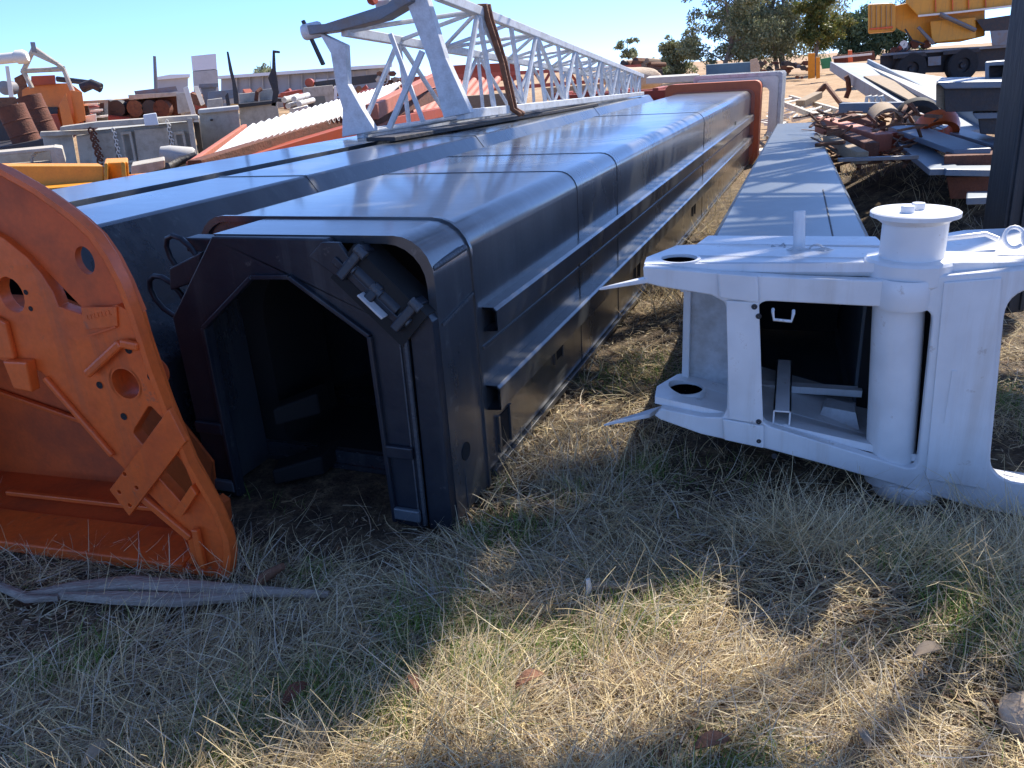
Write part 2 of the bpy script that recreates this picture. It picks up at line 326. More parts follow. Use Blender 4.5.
# long square ribs, bottom flange, plates and openings on the right flank
XR = .10
for z0, z1, ys in ((.655, .755, .44), (.325, .435, .42)):
    rb = MB(); rb.loft([[(XR-.004, y, z0), (XR+.062, y, z0+.006), (XR+.062, y, z1-.012), (XR+.05, y, z1), (XR-.004, y, z1), (XR-.004, y, z1-.008), (XR+.046, y, z1-.008), (XR+.054, y, z1-.016), (XR+.054, y, z0+.014), (XR-.004, y, z0+.008)] for y in [ys+i*.6 for i in range(18)]]+[[(XR-.004, 11.1, z0), (XR+.062, 11.1, z0+.006), (XR+.062, 11.1, z1-.012), (XR+.05, 11.1, z1), (XR-.004, 11.1, z1), (XR-.004, 11.1, z1-.008), (XR+.046, 11.1, z1-.008), (XR+.054, 11.1, z1-.016), (XR+.054, 11.1, z0+.014), (XR-.004, 11.1, z0+.008)]])
    rb.build('side_rib', 'black', main, bevel=.002)
MB().box(XR-.004, XR+.02, .42, 11.1, .02, .05).box(XR-.004, XR+.008, .42, 11.1, .585, .60).build('bottom_flange', 'black', main, bevel=.003)
for y, z in ((.52, .12), (1.28, .24), (3.1, .2), (5.6, .2)):
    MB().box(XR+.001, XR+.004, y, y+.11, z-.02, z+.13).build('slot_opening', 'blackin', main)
    for y_ in (y-.02, y+.11): MB().box(XR+.001, XR+.012, y_, y_+.018, z-.03, z+.14).build('slot_frame', 'black', main)
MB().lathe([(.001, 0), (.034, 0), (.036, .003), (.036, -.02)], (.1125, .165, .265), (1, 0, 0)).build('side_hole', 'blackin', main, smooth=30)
MB().box(.1125, .115, .14, .145, .02, .2).build('flank_weld', 'weld', main)
MB().bar((.113, .07, .80), (.113, .34, .84), .012, .012).build('flank_bead', 'weld', main)
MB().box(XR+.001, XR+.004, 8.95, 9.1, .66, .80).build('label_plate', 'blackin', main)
# locking gear in the right-hand corner niche
def nn(p): return p
g0 = Vector((-.262, -.012, 1.035)); g1 = Vector((.0, -.012, .79)); dd = (g1-g0).normalized(); nn_ = Vector((.68, 0, .73))
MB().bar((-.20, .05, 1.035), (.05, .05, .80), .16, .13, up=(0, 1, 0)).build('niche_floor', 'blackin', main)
mb = MB().tube(g0+dd*.06+nn_*.05+Vector((0, .02, 0)), g0+dd*.30+nn_*.05+Vector((0, .02, 0)), .035).tube(g0+dd*.06+nn_*.09+Vector((0, .07, 0)), g0+dd*.30+nn_*.09+Vector((0, .07, 0)), .028)
mb.build('locking_pin', 'blackcollar', main, smooth=40)
for t in (.08, .20, .335):
    q = g0+dd*t; top = .135 if t != .20 else .07
    MB().bar(q+nn_*.0, q+nn_*top+Vector((0, .03, 0)), .034, .085, up=(0, 1, 0)).build('pin_lug', 'blackcollar', main, bevel=.006)
    for tt in ((.055, .125) if t != .20 else (.06,)):
        MB().tube(q+nn_*tt+Vector((0, -.008, 0))-dd*.02, q+nn_*tt+Vector((0, -.008, 0))+dd*.024, .017).build('lug_bolt', 'weld', main, smooth=30)
MB().bar(g0+dd*.17+nn_*.02+Vector((0, -.03, 0)), g0+dd*.285+nn_*.02+Vector((0, -.03, 0)), .045, .008, up=nn_).build('grip_plate', 'whitedirty', main, bevel=.002)
MB().bar(g0+dd*.02+nn_*.03, g0+dd*.34+nn_*.03, .03, .03, up=(0, 1, 0)).build('hinge_rail', 'blackcollar', main, bevel=.004)
MB().plate([(-.33, 1.05), (-.27, 1.10), (-.2, 1.10), (-.16, 1.04), (-.21, .97)], [], -.018, .0, lambda a_, b_, t: (a_, t, b_)).build('corner_gusset', 'blackcollar', main, bevel=.004)
MB().tube((.10, .06, 1.0), (.115, .3, 1.02), .012).build('niche_rod', 'weld', main, smooth=30)
# two rod handles on the left chamfer
def loop(c, sx, sz, tilt):
    pts = []
    for k in range(13):
        t = math.radians(-180+360*k/12); x = sx*math.cos(t); z = sz*math.sin(t)
        pts.append((c[0]+x*math.cos(tilt)-z*math.sin(tilt), c[1]+.01*math.sin(t), c[2]+x*math.sin(tilt)+z*math.cos(tilt)))
    return pts
MB().path(loop((-1.0, .10, 1.0), .10, .07, math.radians(130)), .011, 8).build('rod_handle', 'blackcollar', main, smooth=60)
MB().path(loop((-1.13, .10, .84), .10, .075, math.radians(140)), .011, 8).build('rod_handle', 'blackcollar', main, smooth=60)
MB().hexa([(-1.06, .05, .88), (-.92, .05, .92), (-.92, .2, .92), (-1.06, .2, .88), (-1.04, .05, .97), (-.86, .05, 1.04), (-.86, .2, 1.04), (-1.04, .2, .97)]).build('corner_bracket', 'blackcollar', main, bevel=.006)
MB().box(-1.0, -.84, .12, .2, 1.02, 1.075).build('corner_bracket', 'blackcollar', main, bevel=.006)
# far end: red-oxide collar and pale flange
mb = MB()
shell(prof(CX, .74, -.02, 1.24, .1), prof(CX, .61, .03, 1.1, .12), 11.15, 11.5).build('end_collar', 'collarred', main, smooth=40, bevel=.01)
shell(prof(CX, .66, .12, 1.12, .12), prof(CX, .6, .15, 1.05, .12), 11.1, 11.16).build('end_rim', 'salmon', main, smooth=40)

flange = thing('boom_end_frame', 'pale cream flanged box frame standing behind the red collar of the black boom', 'steel frame', BO+Vector((.3836*11.52, .9235*11.52, 0)), BA)
shell(prof(-.17, .64, .0, 1.29, .05), prof(-.17, .5, .1, 1.12, .08), 0, .9).build('frame_shell', 'cream', flange, smooth=40)
for yy in (.0, .28, .56, .84):
    shell(prof(-.17, .69, -.0, 1.34, .05), prof(-.17, .63, .02, 1.28, .05), yy, yy+.06).build('flange_rib', 'whitedirty', flange, smooth=40)

redf = thing('red_boom_rack', 'low bright red welded frame behind the far end of the black booms', 'steel frame', BO+Vector((.3836*12.1-.9235*2.3, .9235*12.1+.3836*2.3, 0)), BA)
MB().box(-1.2, 1.2, 0, .14, 1.0, 1.14).box(-1.2, 1.2, .8, .94, 1.0, 1.14).build('rail', 'redor', redf, bevel=.01)
for x in (-1.1, -.5, .1, .7, 1.1): MB().box(x-.05, x+.05, .02, .9, 0, 1.18).build('upright', 'redor', redf, bevel=.01)
MB().box(-1.15, 1.15, .1, .8, .85, .9).build('deck', 'salmon', redf)

# second boom: slate chamfered, behind on the left
b2 = thing('crane_boom_section', 'black telescopic boom section with broad chamfered slate flank, lying behind the orange collar', 'crane boom', BO+Vector((.3836*.03, .9235*.03, 0)), BA)
def bev(cx, i=0.): return [(cx+.57-i, 0+i), (cx+.63-i, .06+i), (cx+.63-i, .58), (cx+.24-i*.4, 1.10-i), (cx-.40+i*.4, 1.10-i), (cx-.63+i, .70), (cx-.63+i, .06+i), (cx-.57+i, 0+i)]
shell(bev(-1.80), bev(-1.80, .05), 0, 11.4).build('boom_body', 'black', b2, bevel=.015, smooth=20)
for y in (1.7, 4.2, 8.):
    shell(bev(-1.80, -.004), bev(-1.80, .01), y, y+.012).build('seam_band', 'black', b2)
b3 = thing('crane_boom_section', 'narrow black boom section farthest left, with the white lattice resting across it', 'crane boom', BO+Vector((.3836*.1, .9235*.1, 0)), BA)
shell([(-2.445, .1), (-2.445, 1.095), (-3.115, 1.095), (-3.115, .1)], [(-2.49, .15), (-2.49, 1.05), (-3.07, 1.05), (-3.07, .15)], 0, 11.3).build('boom_body', 'black', b3)
MB().box(-3.15, -2.42, .3, .6, 0, .1).box(-3.15, -2.42, 9.3, 9.6, 0, .1).build('support_block', 'wood', b3)

# ------------------------------------------------------------------ white lattice boom on top of the black ones
lat = thing('lattice_boom', 'white lattice crane boom tapering away on top of the black booms', 'lattice boom', BO, BA)
A0 = Vector((-2.9, 4.53, 1.13)); B0 = Vector((-1.93, 4.75, 1.25))
updir = Vector((-.15, -.02, 1)).normalized()
A1 = Vector((-2.92, 4.52, 2.03)); B1 = Vector((-2.03, 4.70, 2.26))
EA0 = Vector((-1.82, 10.9, 1.13)); EB0 = Vector((-1.56, 10.9, 1.14)); EA1 = EA0+Vector((0, 0, .22)); EB1 = EB0+Vector((0, 0, .26))
def cp(a_, b_, t): return a_.lerp(b_, t)
for nm, a_, b_ in (('A0', A0, EA0), ('B0', B0, EB0), ('A1', A1, EA1), ('B1', B1, EB1)):
    MB().bar(a_, b_, .085, .085, w2=.055, h2=.055).build('chord', 'lattice', lat, bevel=.006)
ts = [0, .12, .235, .34, .44, .53, .61, .68, .745, .8, .85, .9, .94, .975]
for i, t in enumerate(ts):
    for a_, ea, b_, eb, rr in ((A0, EA0, A1, EA1, .026), (B0, EB0, B1, EB1, .030), (A1, EA1, B1, EB1, .022), (A0, EA0, B0, EB0, .022)):
        p = cp(a_, ea, t); q = cp(b_, eb, t)
        if i: MB().tube(p, q, rr*(1-.4*t), n=8).build('strut', 'lattice', lat, smooth=40)
        if i < len(ts)-1:
            t2 = ts[i+1]; p2, q2 = (cp(a_, ea, t2), q) if i % 2 else (p, cp(b_, eb, t2))
            MB().tube(p2, q2, rr*(1-.4*t), n=8).build('brace', 'lattice', lat, smooth=40)
# big end frame
def flat(pts, thick, nrm, name, mat='lattice'):
    n_ = Vector(nrm).normalized()*thick/2; k = len(pts); vs = [Vector(p)-n_ for p in pts]+[Vector(p)+n_ for p in pts]
    fs = [tuple(range(k)), tuple(range(2*k-1, k-1, -1))]+[(i, (i+1) % k, (i+1) % k+k, i+k) for i in range(k)]
    return MB().add(vs, fs).build(name, mat, lat, bevel=.006)
ab = (B0-A0).normalized(); fwd = Vector((.1, 1, 0)).normalized()
flat([A0-ab*.16, A0+ab*.18, A0+ab*.10+updir*.22, A0+updir*.45+ab*.03, A1-updir*.12+ab*.0, A1-ab*.22+updir*.03, A1-ab*.16-updir*.16, A0+updir*.42-ab*.09, A0+updir*.25-ab*.08], .07, fwd, 'end_leg')
flat([B0-ab*.14, B0+ab*.12, B0+updir*.5+ab*.0, B1+updir*.16-ab*.10, B1+updir*.16-ab*.30, B0+updir*.5-ab*.16], .08, fwd, 'end_leg')
flat([A1-ab*.27+updir*.02, A1+updir*.0+ab*.02, cp(A1, B1, .45)-updir*.04, B1-ab*.2-updir*.02, B1-ab*.1+updir*.16, cp(A1, B1, .55)+updir*.06, A1+updir*.08-ab*.1, A1-ab*.27+updir*.1], .2, fwd, 'head_plate', 'steel')
MB().bar(cp(A1, B1, .38)+fwd*.1+updir*.08, cp(A1, B1, .38)+fwd*.42+updir*.16, .16, .14).build('sheave_bracket', 'whitedirty', lat, bevel=.01)
MB().lathe([(.001, -.03), (.05, -.03), (.06, 0), (.05, .03), (.001, .03)], cp(A1, B1, .36)+updir*.17, (1, 0, 0)).build('red_cap', 'redor', lat, smooth=30)
c_ = A1-ab*.30+updir*.06
MB().lathe([(.001, -.09), (.06, -.09), (.07, -.07), (.07, .07), (.06, .09), (.001, .09)], c_, ab).build('end_pin', 'lattice', lat, smooth=30)
MB().bar(c_-ab*.06+updir*.10, c_+ab*.02-updir*.30, .035, .03, w2=.05).build('hanging_strap', 'dark', lat, bevel=.004)
MB().bar(A0+ab*.3, B1-ab*.25-updir*.42, .05, .05).bar(A1+ab*.42-updir*.1, A0+ab*.64, .04, .04).build('frame_brace', 'lattice', lat, bevel=.004)
# webbing straps wrapped over the right side
p = cp(B0, EB0, .17); q = cp(B1, EB1, .13)
for k in range(2):
    o_ = Vector((.05, .09*k, 0)); MB().path([q+Vector((-.08, 0, .05))+o_, q+Vector((.0, 0, .055))+o_, q+Vector((.01, 0, -.05))+o_, q.lerp(p, .5)+Vector((.0, .06, 0))+o_, p+Vector((.0, 0, 0))+o_, p+Vector((.04, .12, -.06))+o_], .028, 8).build('webbing_strap', 'rust2', lat, smooth=60)
# timber and black plate under the lattice
dn = MB(); dn.bar(Vector((-2.25, 3.8, 1.13)), Vector((-1.75, 8.4, 1.12)), .30, .035); o = dn.v
MBd = MB(); mtx = FR[lat.name]; MBd.v = [mtx@v for v in dn.v]; MBd.f = dn.f
tag(MBd.build('packing_plate', 'dark', bevel=.006), 'long dark packing plate between the white lattice and the black booms', 'plate')

# ------------------------------------------------------------------ white boom head on the right
HO = Vector((1.430, 2.526, 0)); HA = 20.08
hd = thing('white_boom', 'white crane boom head with drum on top, joined to a long blue-grey boom', 'crane boom', HO, HA)
def zt(u):
    xs = [-.97, -.66, -.16, .06, .26, .8]; zs = [.894, .874, .861, .885, .911, .93]
    return float(np.interp(u, xs, zs))
def zb(u):
    xs = [-.92, -.74, -.5, -.27, .25, .4, .8]; zs = [.274, .22, .183, .135, .016, .0, -.01]
    return float(np.interp(u, xs, zs))
outer = [(-.972, .892), (-.66, .872), (-.4, .862), (-.16, .859), (.06, .883), (.26, .909), (.8, .928), (.8, -.01), (.4, .0), (.25, .016), (-.27, .135), (-.5, .183), (-.74, .22), (-.90, .268), (-.925, .285), (-.90, .318), (-.74, .295), (-.66, .30), (-.645, .335), (-.655, .72), (-.672, .765), (-.72, .79), (-.90, .815), (-.968, .830)]
win1 = rounded([(-.557, .775), (.018, .762), (.04, .142), (-.516, .285)], .045)
win2 = rounded([(.222, .84), (.62, .87), (.66, .13), (.272, .135)], .10, 7)
MB().plate(outer, [win1, win2], 0, .045, lambda a_, b_, t: (a_, t, b_)).build('front_frame', 'white', hd, bevel=.006, smooth=30)
# thicker right plate standing a little proud, and joint bands
MB().plate([(-.665, .775), (-.55, .772), (-.508, .286), (-.635, .30)], [], -.012, 0., lambda a_, b_, t: (a_, t, b_)).build('post_cover', 'white', hd, bevel=.005)
MB().plate([(-.70, .878), (-.56, .870), (-.55, .77), (-.69, .785)], [], -.018, -.001, lambda a_, b_, t: (a_, t, b_)).build('joint_band', 'white', hd, bevel=.006)
MB().plate([(-.66, .30), (-.505, .285), (-.50, .190), (-.65, .212)], [], -.018, -.001, lambda a_, b_, t: (a_, t, b_)).build('joint_band', 'white', hd, bevel=.006)
MB().plate([(.035, .86), (.20, .88), (.265, .10), (.07, .12)], [], -.010, .0, lambda a_, b_, t: (a_, t, b_)).build('side_web', 'white', hd, bevel=.004)
MB().lathe([(.09, 0), (.094, .01), (.094, .098), (.09, .105)], (-.075, .055, .758), n=32).build('column_collar', 'white', hd, smooth=30)
MB().box(.10, .115, -.013, -.009, .35, .55).build('weld_mark', 'white', hd)
# decks
deck_o = [(-.975, .01), (.8, .01), (.8, .66), (.2, .63), (-.16, .50), (-.60, .47), (-.80, .42), (-.90, .36), (-.985, .12)]
MB().plate(deck_o, [circ(-.86, .13, .068, .068, 24), circ(-.615, .055, .022, .022, 12)], 0, .03, lambda a_, b_, t: (a_, b_+.035, zt(a_)-.002-t)).build('top_deck', 'white', hd, smooth=30)
dk_b = [(-.93, .01), (.8, .01), (.8, .16), (.3, .16), (.1, .6), (-.60, .66), (-.80, .42), (-.88, .30), (-.94, .12)]
MB().plate(dk_b, [circ(-.83, .18, .07, .07, 24)], 0, .03, lambda a_, b_, t: (a_, b_+.035, zb(a_)+.075-t)).build('bottom_deck', 'white', hd, smooth=30)
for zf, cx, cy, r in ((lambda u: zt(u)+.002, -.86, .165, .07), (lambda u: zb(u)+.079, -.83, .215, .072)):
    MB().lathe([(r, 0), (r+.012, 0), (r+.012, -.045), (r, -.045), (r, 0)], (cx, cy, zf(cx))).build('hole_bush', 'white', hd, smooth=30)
    MB().lathe([(.001, 0), (r, 0)], (cx, cy, zf(cx)-.012)).build('hole_shade_disc', 'hole', hd)  # near-black disc paints in the shaded depth of the hole
# side skins
MB().plate([(-.86, .28), (-.62, .28), (-.62, .85), (-.84, .85)], [], .36, .39, lambda a_, b_, t: (a_, t, b_)).build('left_web', 'whitedirty', hd)
MB().box(-.86, -.83, .33, .37, .30, .84).build('web_edge', 'white', hd, bevel=.004)
for bb in ((-.625, -.60, .05, .6, .27, .83), (.76, .79, .05, .66, .1, .88), (.20, .23, .05, .62, .12, .86)): MB().box(*bb).build('inner_web', 'white', hd)
MB().tube((-.852, .30, .72), (-.852, .30, .80), .018).build('small_lug', 'white', hd, smooth=30)
MB().box(.045, .07, .06, .56, .16, .845).build('inner_web', 'blackin', hd); MB().box(-.14, .044, .50, .52, .16, .845).build('shade_backing', 'blackin', hd)  # black sheets close the gap and paint in the shaded interior
# tapered spikes on the left arms
for z, ya in ((.838, .02), (.262, .06)):
    MB().hexa([(-1.12, ya-.12, z-.016), (-.95, ya-.02, z-.008), (-.90, ya+.09, z-.008), (-1.09, ya-.08, z-.016), (-1.12, ya-.12, z-.004), (-.95, ya-.02, z+.012), (-.90, ya+.09, z+.012), (-1.09, ya-.08, z-.004)]).build('guide_horn', 'white', hd, bevel=.004)
# pin column and drum
MB().lathe([(.001, .0), (.118, .0), (.122, .01), (.122, .05), (.118, .06), (.001, .06)], (.03, .10, .005)).build('column_foot', 'white', hd, smooth=30)
MB().tube((-.035, .10, .05), (-.085, .10, .86), .086, n=32).build('pin_column', 'white', hd, smooth=40)
MB().lathe([(.001, -.055), (.142, -.055), (.15, -.045), (.15, .02), (.142, .03), (.104, .032), (.104, .155), (.104, .155)], (-.055, .13, .885), n=40).build('drum_base', 'white', hd, smooth=30)
MB().lathe([(.104, 0), (.128, .018), (.142, .022), (.142, .036), (.136, .040), (.001, .040)], (-.06, .13, 1.035), n=40).build('drum_cap', 'white', hd, smooth=30)
for x, y in ((-.09, .09), (-.05, .15)): MB().lathe([(.001, .022), (.02, .022), (.022, .018), (.022, 0)], (x, y, 1.075), n=16).build('cap_bolt', 'white', hd, smooth=30)
MB().tube((-.42, .36, .865), (-.43, .38, 1.03), .022, n=16).build('stop_pin', 'white', hd, smooth=40)
rp = MB().path([(-.48, .30, .885), (-.44, .27, .91), (-.38, .30, .895), (-.33, .26, .91), (-.29, .30, .89), (-.20, .33, .885)], .006, 6).path([(-.36+.025*math.cos(t*.5), .27+.004*t, .90+.02*math.sin(t*.5)) for t in range(13)], .004, 6)
rp.path([(-.5+.03*math.sin(k), .33+.012*k, .882+.012*math.sin(k*2)) for k in range(9)], .005, 6).build('wire_tie', 'whitedirty', hd, smooth=60)
for cx in (.27, .325):
    MB().path([(cx+.03*math.cos(t), .22+.02*math.sin(t), .965+.032*math.sin(t)) for t in [i*math.pi/8 for i in range(15)]], .007, 8).build('shackle', 'white', hd, smooth=60)
MB().path([(.02, .30, .90), (.06, .36, .925), (.22, .40, .94), (.26, .38, .925)], .01, 8).build('grab_rail', 'white', hd, smooth=60)
MB().path([(-.50, .0, .745), (-.50, -.02, .74), (-.495, -.02, .712), (-.435, -.02, .708), (-.43, -.02, .737), (-.43, .0, .742)], .006, 6).build('lifting_eye', 'white', hd, smooth=60)
for u_, z_ in ((-.565, .755), (-.548, .72), (-.525, .30), (-.52, .22), (-.46, .16)): MB().lathe([(.001, 0), (.009, 0), (.011, -.006)], (u_, -.019, z_), (0, -1, 0), 10).build('bolt_head', 'dark', hd)
# channel on the floor
mb = MB().box(-.475, -.41, .05, .62, .262, .268).box(-.475, -.469, .05, .62, .262, .325).box(-.416, -.41, .05, .62, .262, .325).box(-.475, -.41, .05, .62, .319, .325)
mb.build('floor_channel', 'white', hd)
MB().hexa([(-.30, .30, .19), (-.14, .24, .17), (-.14, .40, .17), (-.28, .46, .19), (-.28, .32, .24), (-.16, .28, .24), (-.16, .36, .24), (-.26, .42, .24)]).build('floor_bracket', 'whitedirty', hd)
# blue-grey boom behind the head
mb = MB(); rings = []; sh = []
def brect(y, i=0.):
    t = (y-.52)/8.2; xl = -.80+t*.10+i; xr = -.12-t*.09-i; z1 = .86-.13*t-i; z0 = .12-.10*t+i
    return [(xl+.02, y, z0), (xr-.02, y, z0), (xr, y, z0+.02), (xr, y, z1-.03), (xr-.03, y, z1), (xl+.03, y, z1), (xl, y, z1-.03), (xl, y, z0+.02)]
ys = [.54+i*.68 for i in range(13)]
MB().loft([brect(y) for y in ys]+[brect(y, .03) for y in reversed(ys)]+[brect(ys[0])]).build('boom_box', 'bluegrey', hd, smooth=20)
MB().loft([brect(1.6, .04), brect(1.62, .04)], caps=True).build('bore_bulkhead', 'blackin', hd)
MB().box(-.60, -.125, .47, .52, .23, .26).build('sill', 'white', hd)
MB().hexa([(-.285, .55, .8575), (-.279, .55, .8575), (-.279, 2.2, .834), (-.285, 2.2, .834), (-.285, .55, .863), (-.279, .55, .863), (-.279, 2.2, .839), (-.285, 2.2, .839)]).build('top_seam', 'dark', hd)
MB().plate([(-.83, .49), (-.10, .49), (-.12, .66), (-.80, .66)], [], 0, .012, lambda a_, b_, t: (a_, b_, .872-t+.003)).build('transition_plate', 'white', hd, bevel=.004)

# ------------------------------------------------------------------ orange boom collar on the left
OO = Vector((-1.039, 2.317, 0)); OA = 17.18
oc = thing('boom_collar', 'bright orange cast boom collar with bolt holes leaning at the left edge', 'boom collar', OO, OA)
Mp = lambda a_, b_, t: (a_, t, b_)
def mir(L, c=-1.05): return [(2*c-a_, b_) for a_, b_ in reversed(L)]
rgt = [(0, .005), (.03, .10), (.035, .17), (.012, .29), (-.05, .45), (-.09, .67), (-.11, .80), (-.118, .90), (-.125, .97), (-.14, 1.07), (-.165, 1.15), (-.20, 1.22), (-.25, 1.27), (-.30, 1.31), (-.37, 1.36), (-.48, 1.42), (-.62, 1.47)]
# deep backing shell: outline wall
inn = [(-.17, .055), (-.15, .17), (-.38, .44), (-.58, .75), (-.52, .90), (-.46, 1.0), (-.50, 1.13), (-.60, 1.22), (-.72, 1.27)]
ringo = rgt+mir(rgt); 
inn2 = [(-.10, .03), (-.06, .17), (-.16, .46), (-.20, .80), (-.22, 1.0), (-.26, 1.14), (-.36, 1.24), (-.52, 1.32), (-.64, 1.36)]
def wall(o_, i_, y0, y1): 
    return MB().loft([[(a_, y0, b_) for a_, b_ in o_], [(a_, y1, b_) for a_, b_ in o_], [(a_, y1, b_) for a_, b_ in i_], [(a_, y0, b_) for a_, b_ in i_], [(a_, y0, b_) for a_, b_ in o_]])
sc = lambda L, k, c=(-1.05, .7): [(c[0]+(a_-c[0])*k, c[1]+(b_-c[1])*k) for a_, b_ in L]
wall(ringo, sc(ringo, .975), .0, .045).build('outer_rim', 'orange', oc, bevel=.005, smooth=30)
# rear cheek plate with a round hole
back = [(-.12, .97), (-.14, 1.07), (-.165, 1.15), (-.20, 1.215), (-.25, 1.265), (-.30, 1.305), (-.37, 1.355), (-.48, 1.41), (-.62, 1.45), (-1.3, 1.45), (-1.3, 1.20), (-.58, 1.20), (-.475, 1.125), (-.355, .985), (-.33, .93), (-.13, .97)]
MB().plate(sc(back, .985), [circ(-.30, 1.13, .036, .045, 24)], .045, .07, Mp).build('rear_cheek', 'orangein', oc, smooth=30)
# front casting: arc cheek + panel + tapering leg
front = [(-.02, .02), (.015, .10), (.018, .17), (-.005, .28), (-.065, .45), (-.105, .67), (-.128, .88), (-.132, .965), (-.20, .995), (-.33, .955), (-.43, .985), (-.435, 1.03), (-.46, 1.09), (-.50, 1.145), (-.57, 1.205), (-.66, 1.25), (-.80, 1.28), (-1.3, 1.28), (-1.3, .82), (-.78, .80), (-.69, .77), (-.62, .76), (-.58, .75), (-.38, .44), (-.15, .17), (-.16, .06), (-.19, .03)]
sl1 = [(-.27, .545), (-.17, .655), (-.125, .60), (-.115, .56), (-.22, .475)]
sl2 = [(-.225, .40), (-.13, .50), (-.09, .44), (-.075, .36), (-.12, .26)]
MB().plate(front, [circ(-.245, .725, .052, .062, 28), rounded(sl1, .015, 3), rounded(sl2, .015, 3), circ(-.61, 1.02, .05, .06, 18)], .02, .065, Mp).build('front_casting', 'orange', oc, bevel=.008, smooth=30)
MB().lathe([(.053, .0), (.053, .10), (.064, .10), (.064, .0), (.053, 0)], (-.245, .02, .725), (0, 1, 0)).build('bore_ring', 'orange', oc, smooth=30)
MB().lathe([(.001, 0), (.052, 0), (.052, .004), (.001, .004)], (-.232, .15, .72), (0, 1, 0)).build('bore_plug', 'orangein', oc, smooth=30)
for x, z in ((-.195, .845), (-.35, .715), (-.135, .755), (-.285, .605)):
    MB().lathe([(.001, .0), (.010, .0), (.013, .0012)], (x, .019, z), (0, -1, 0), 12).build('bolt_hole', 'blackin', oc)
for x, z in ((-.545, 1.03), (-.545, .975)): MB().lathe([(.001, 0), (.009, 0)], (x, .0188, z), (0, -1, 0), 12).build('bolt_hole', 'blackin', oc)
# bent raised ridge, cross tab, small bracket, ribs
MB().bar((-.135, .0, .865), (-.20, .0, .875), .03, .02, up=(0, 1, 0)).bar((-.20, .0, .875), (-.37, .0, .76), .03, .02, up=(0, 1, 0)).build('ridge', 'orange', oc, bevel=.008)
tab = [(-.41, .325), (-.355, .225), (-.04, .54), (-.075, .655)]
MB().plate(tab, [circ(-.325, .395, .008, n=10), circ(-.37, .32, .008, n=10), circ(-.34, .27, .008, n=10), circ(-.29, .345, .008, n=10)], -.005, .018, Mp).build('cross_tab', 'orange', oc, bevel=.004)
MB().plate([(-.16, .26), (-.13, .245), (-.045, .345), (-.06, .375)], [], -.008, .02, Mp).build('small_bracket', 'orange', oc, bevel=.003)
MB().bar((-.565, .012, .735), (-.37, .012, .455), .02, .018, up=(0, 1, 0)).bar((-.335, .012, .335), (-.13, .012, .15), .03, .018, up=(0, 1, 0)).bar((-.09, .0, .2), (-.095, .0, .04), .025, .02, up=(0, 1, 0)).build('leg_rib', 'orange', oc, bevel=.005)
MB().plate([(-.69, .80), (-.59, .80), (-.605, .69), (-.68, .70)], [], -.02, .02, Mp).plate([(-.80, 1.0), (-.65, .93), (-.66, .80), (-.80, .80)], [], .0, .02, Mp).build('step_block', 'orange', oc, bevel=.006)
MB().plate([(-.335, .985), (-.195, 1.0-.01), (-.21, .925), (-.345, .91)], [], .014, .021, Mp).build('cast_nameplate', 'orange', oc, bevel=.002)
MB().bar((-.335, .012, .89), (-.215, .012, .925), .006, .005, up=(0, 1, 0)).build('cast_line', 'orangein', oc)
# embossed unreadable characters on the nameplate
mb = MB()
for k in range(7):
    x = -.32+k*.015; z = .945+k*.003; mb.box(x, x+.0025, .0125, .0145, z, z+.016); 
    if k % 2: mb.box(x, x+.008, .0125, .0145, z+.0135, z+.016)
    else: mb.box(x, x+.008, .0125, .0145, z, z+.0025)
mb.build('cast_marks', 'orange', oc)
# box interior: side wall, floor lip, back panel
ib = [(-.13, .03), (-.11, .17), (-.30, .47), (-.50, .80), (-.66, .86), (-1.6, .88), (-1.6, .03)]
MB().loft([[(a_, .06, b_) for a_, b_ in ib], [(a_-.30, .54, b_) for a_, b_ in ib]]).build('inner_box', 'orangein', oc)
MB().plate(ib, [], .50, .52, lambda a_, b_, t: (a_-.28, t, b_)).build('inner_bulkhead', 'orangein', oc)
MB().box(-1.3, -.18, -.01, .20, .0, .045).build('bottom_rail', 'orange', oc, bevel=.006)
MB().bar((-1.6, .48, .50), (-.50, .48, .20), .02, .02).bar((-1.3, .3, .055), (-.2, .3, .055), .02, .02).build('inner_stiffener', 'orange', oc, bevel=.004)
MB().plate([(-.30, .05), (-.18, .05), (-.17, .14), (-.2, .16)], [], .2, .3, Mp).build('floor_gusset', 'orangein', oc)
# rust-orange piece under the black boom, seen between the two booms
mb = MB(); mb.box(-1.13, -1.06, .25, .4, .45, .62); mt = FR[main.name]; mb.v = [mt@v for v in mb.v]
tag(mb.build('paint_tin', 'rust2', bevel=.01), 'small rust orange lump wedged in the dark gap between the orange collar and black boom', 'scrap')

# ------------------------------------------------------------------ ground clutter near the camera
def gpt(x, y, z=0.):
    d = R*((x-512)/FPX)+U*((384-y)/FPX)+F; return Vector((0, 0, H))+d*((z-H)/d.z)
def strip_bark(name, pts, wd, label, cat='bark', mat='bark', th=.012):
    L = [gpt(x, y, .02) for x, y in pts]; rings = []
    for i, p in enumerate(L):
        d = (L[min(i+1, len(L)-1)]-L[max(i-1, 0)]).normalized(); s_ = d.cross(Vector((0, 0, 1))); ww = wd[i]
        z = gz(p.x, p.y)+.055
        row = []
        for k in range(7):
            t = k/6*math.pi; row.append(Vector((p.x, p.y, z))+s_*(math.cos(t)*ww)+Vector((0, 0, math.sin(t)*ww*.45+.006*noise.noise(p*9+Vector((k, 0, 0))))))
        for k in reversed(range(7)): row.append(row[k]-Vector((0, 0, th)))
        rings.append(row)
    return tag(MB().loft(rings, caps=True).build(name, mat, smooth=60), label, cat)
strip_bark('fallen_branch', [(25, 600), (70, 590), (130, 590), (190, 594), (250, 598), (330, 599)], [.012, .028, .034, .032, .024, .010], 'long grey peeled branch lying across the grass below the orange collar', 'branch')
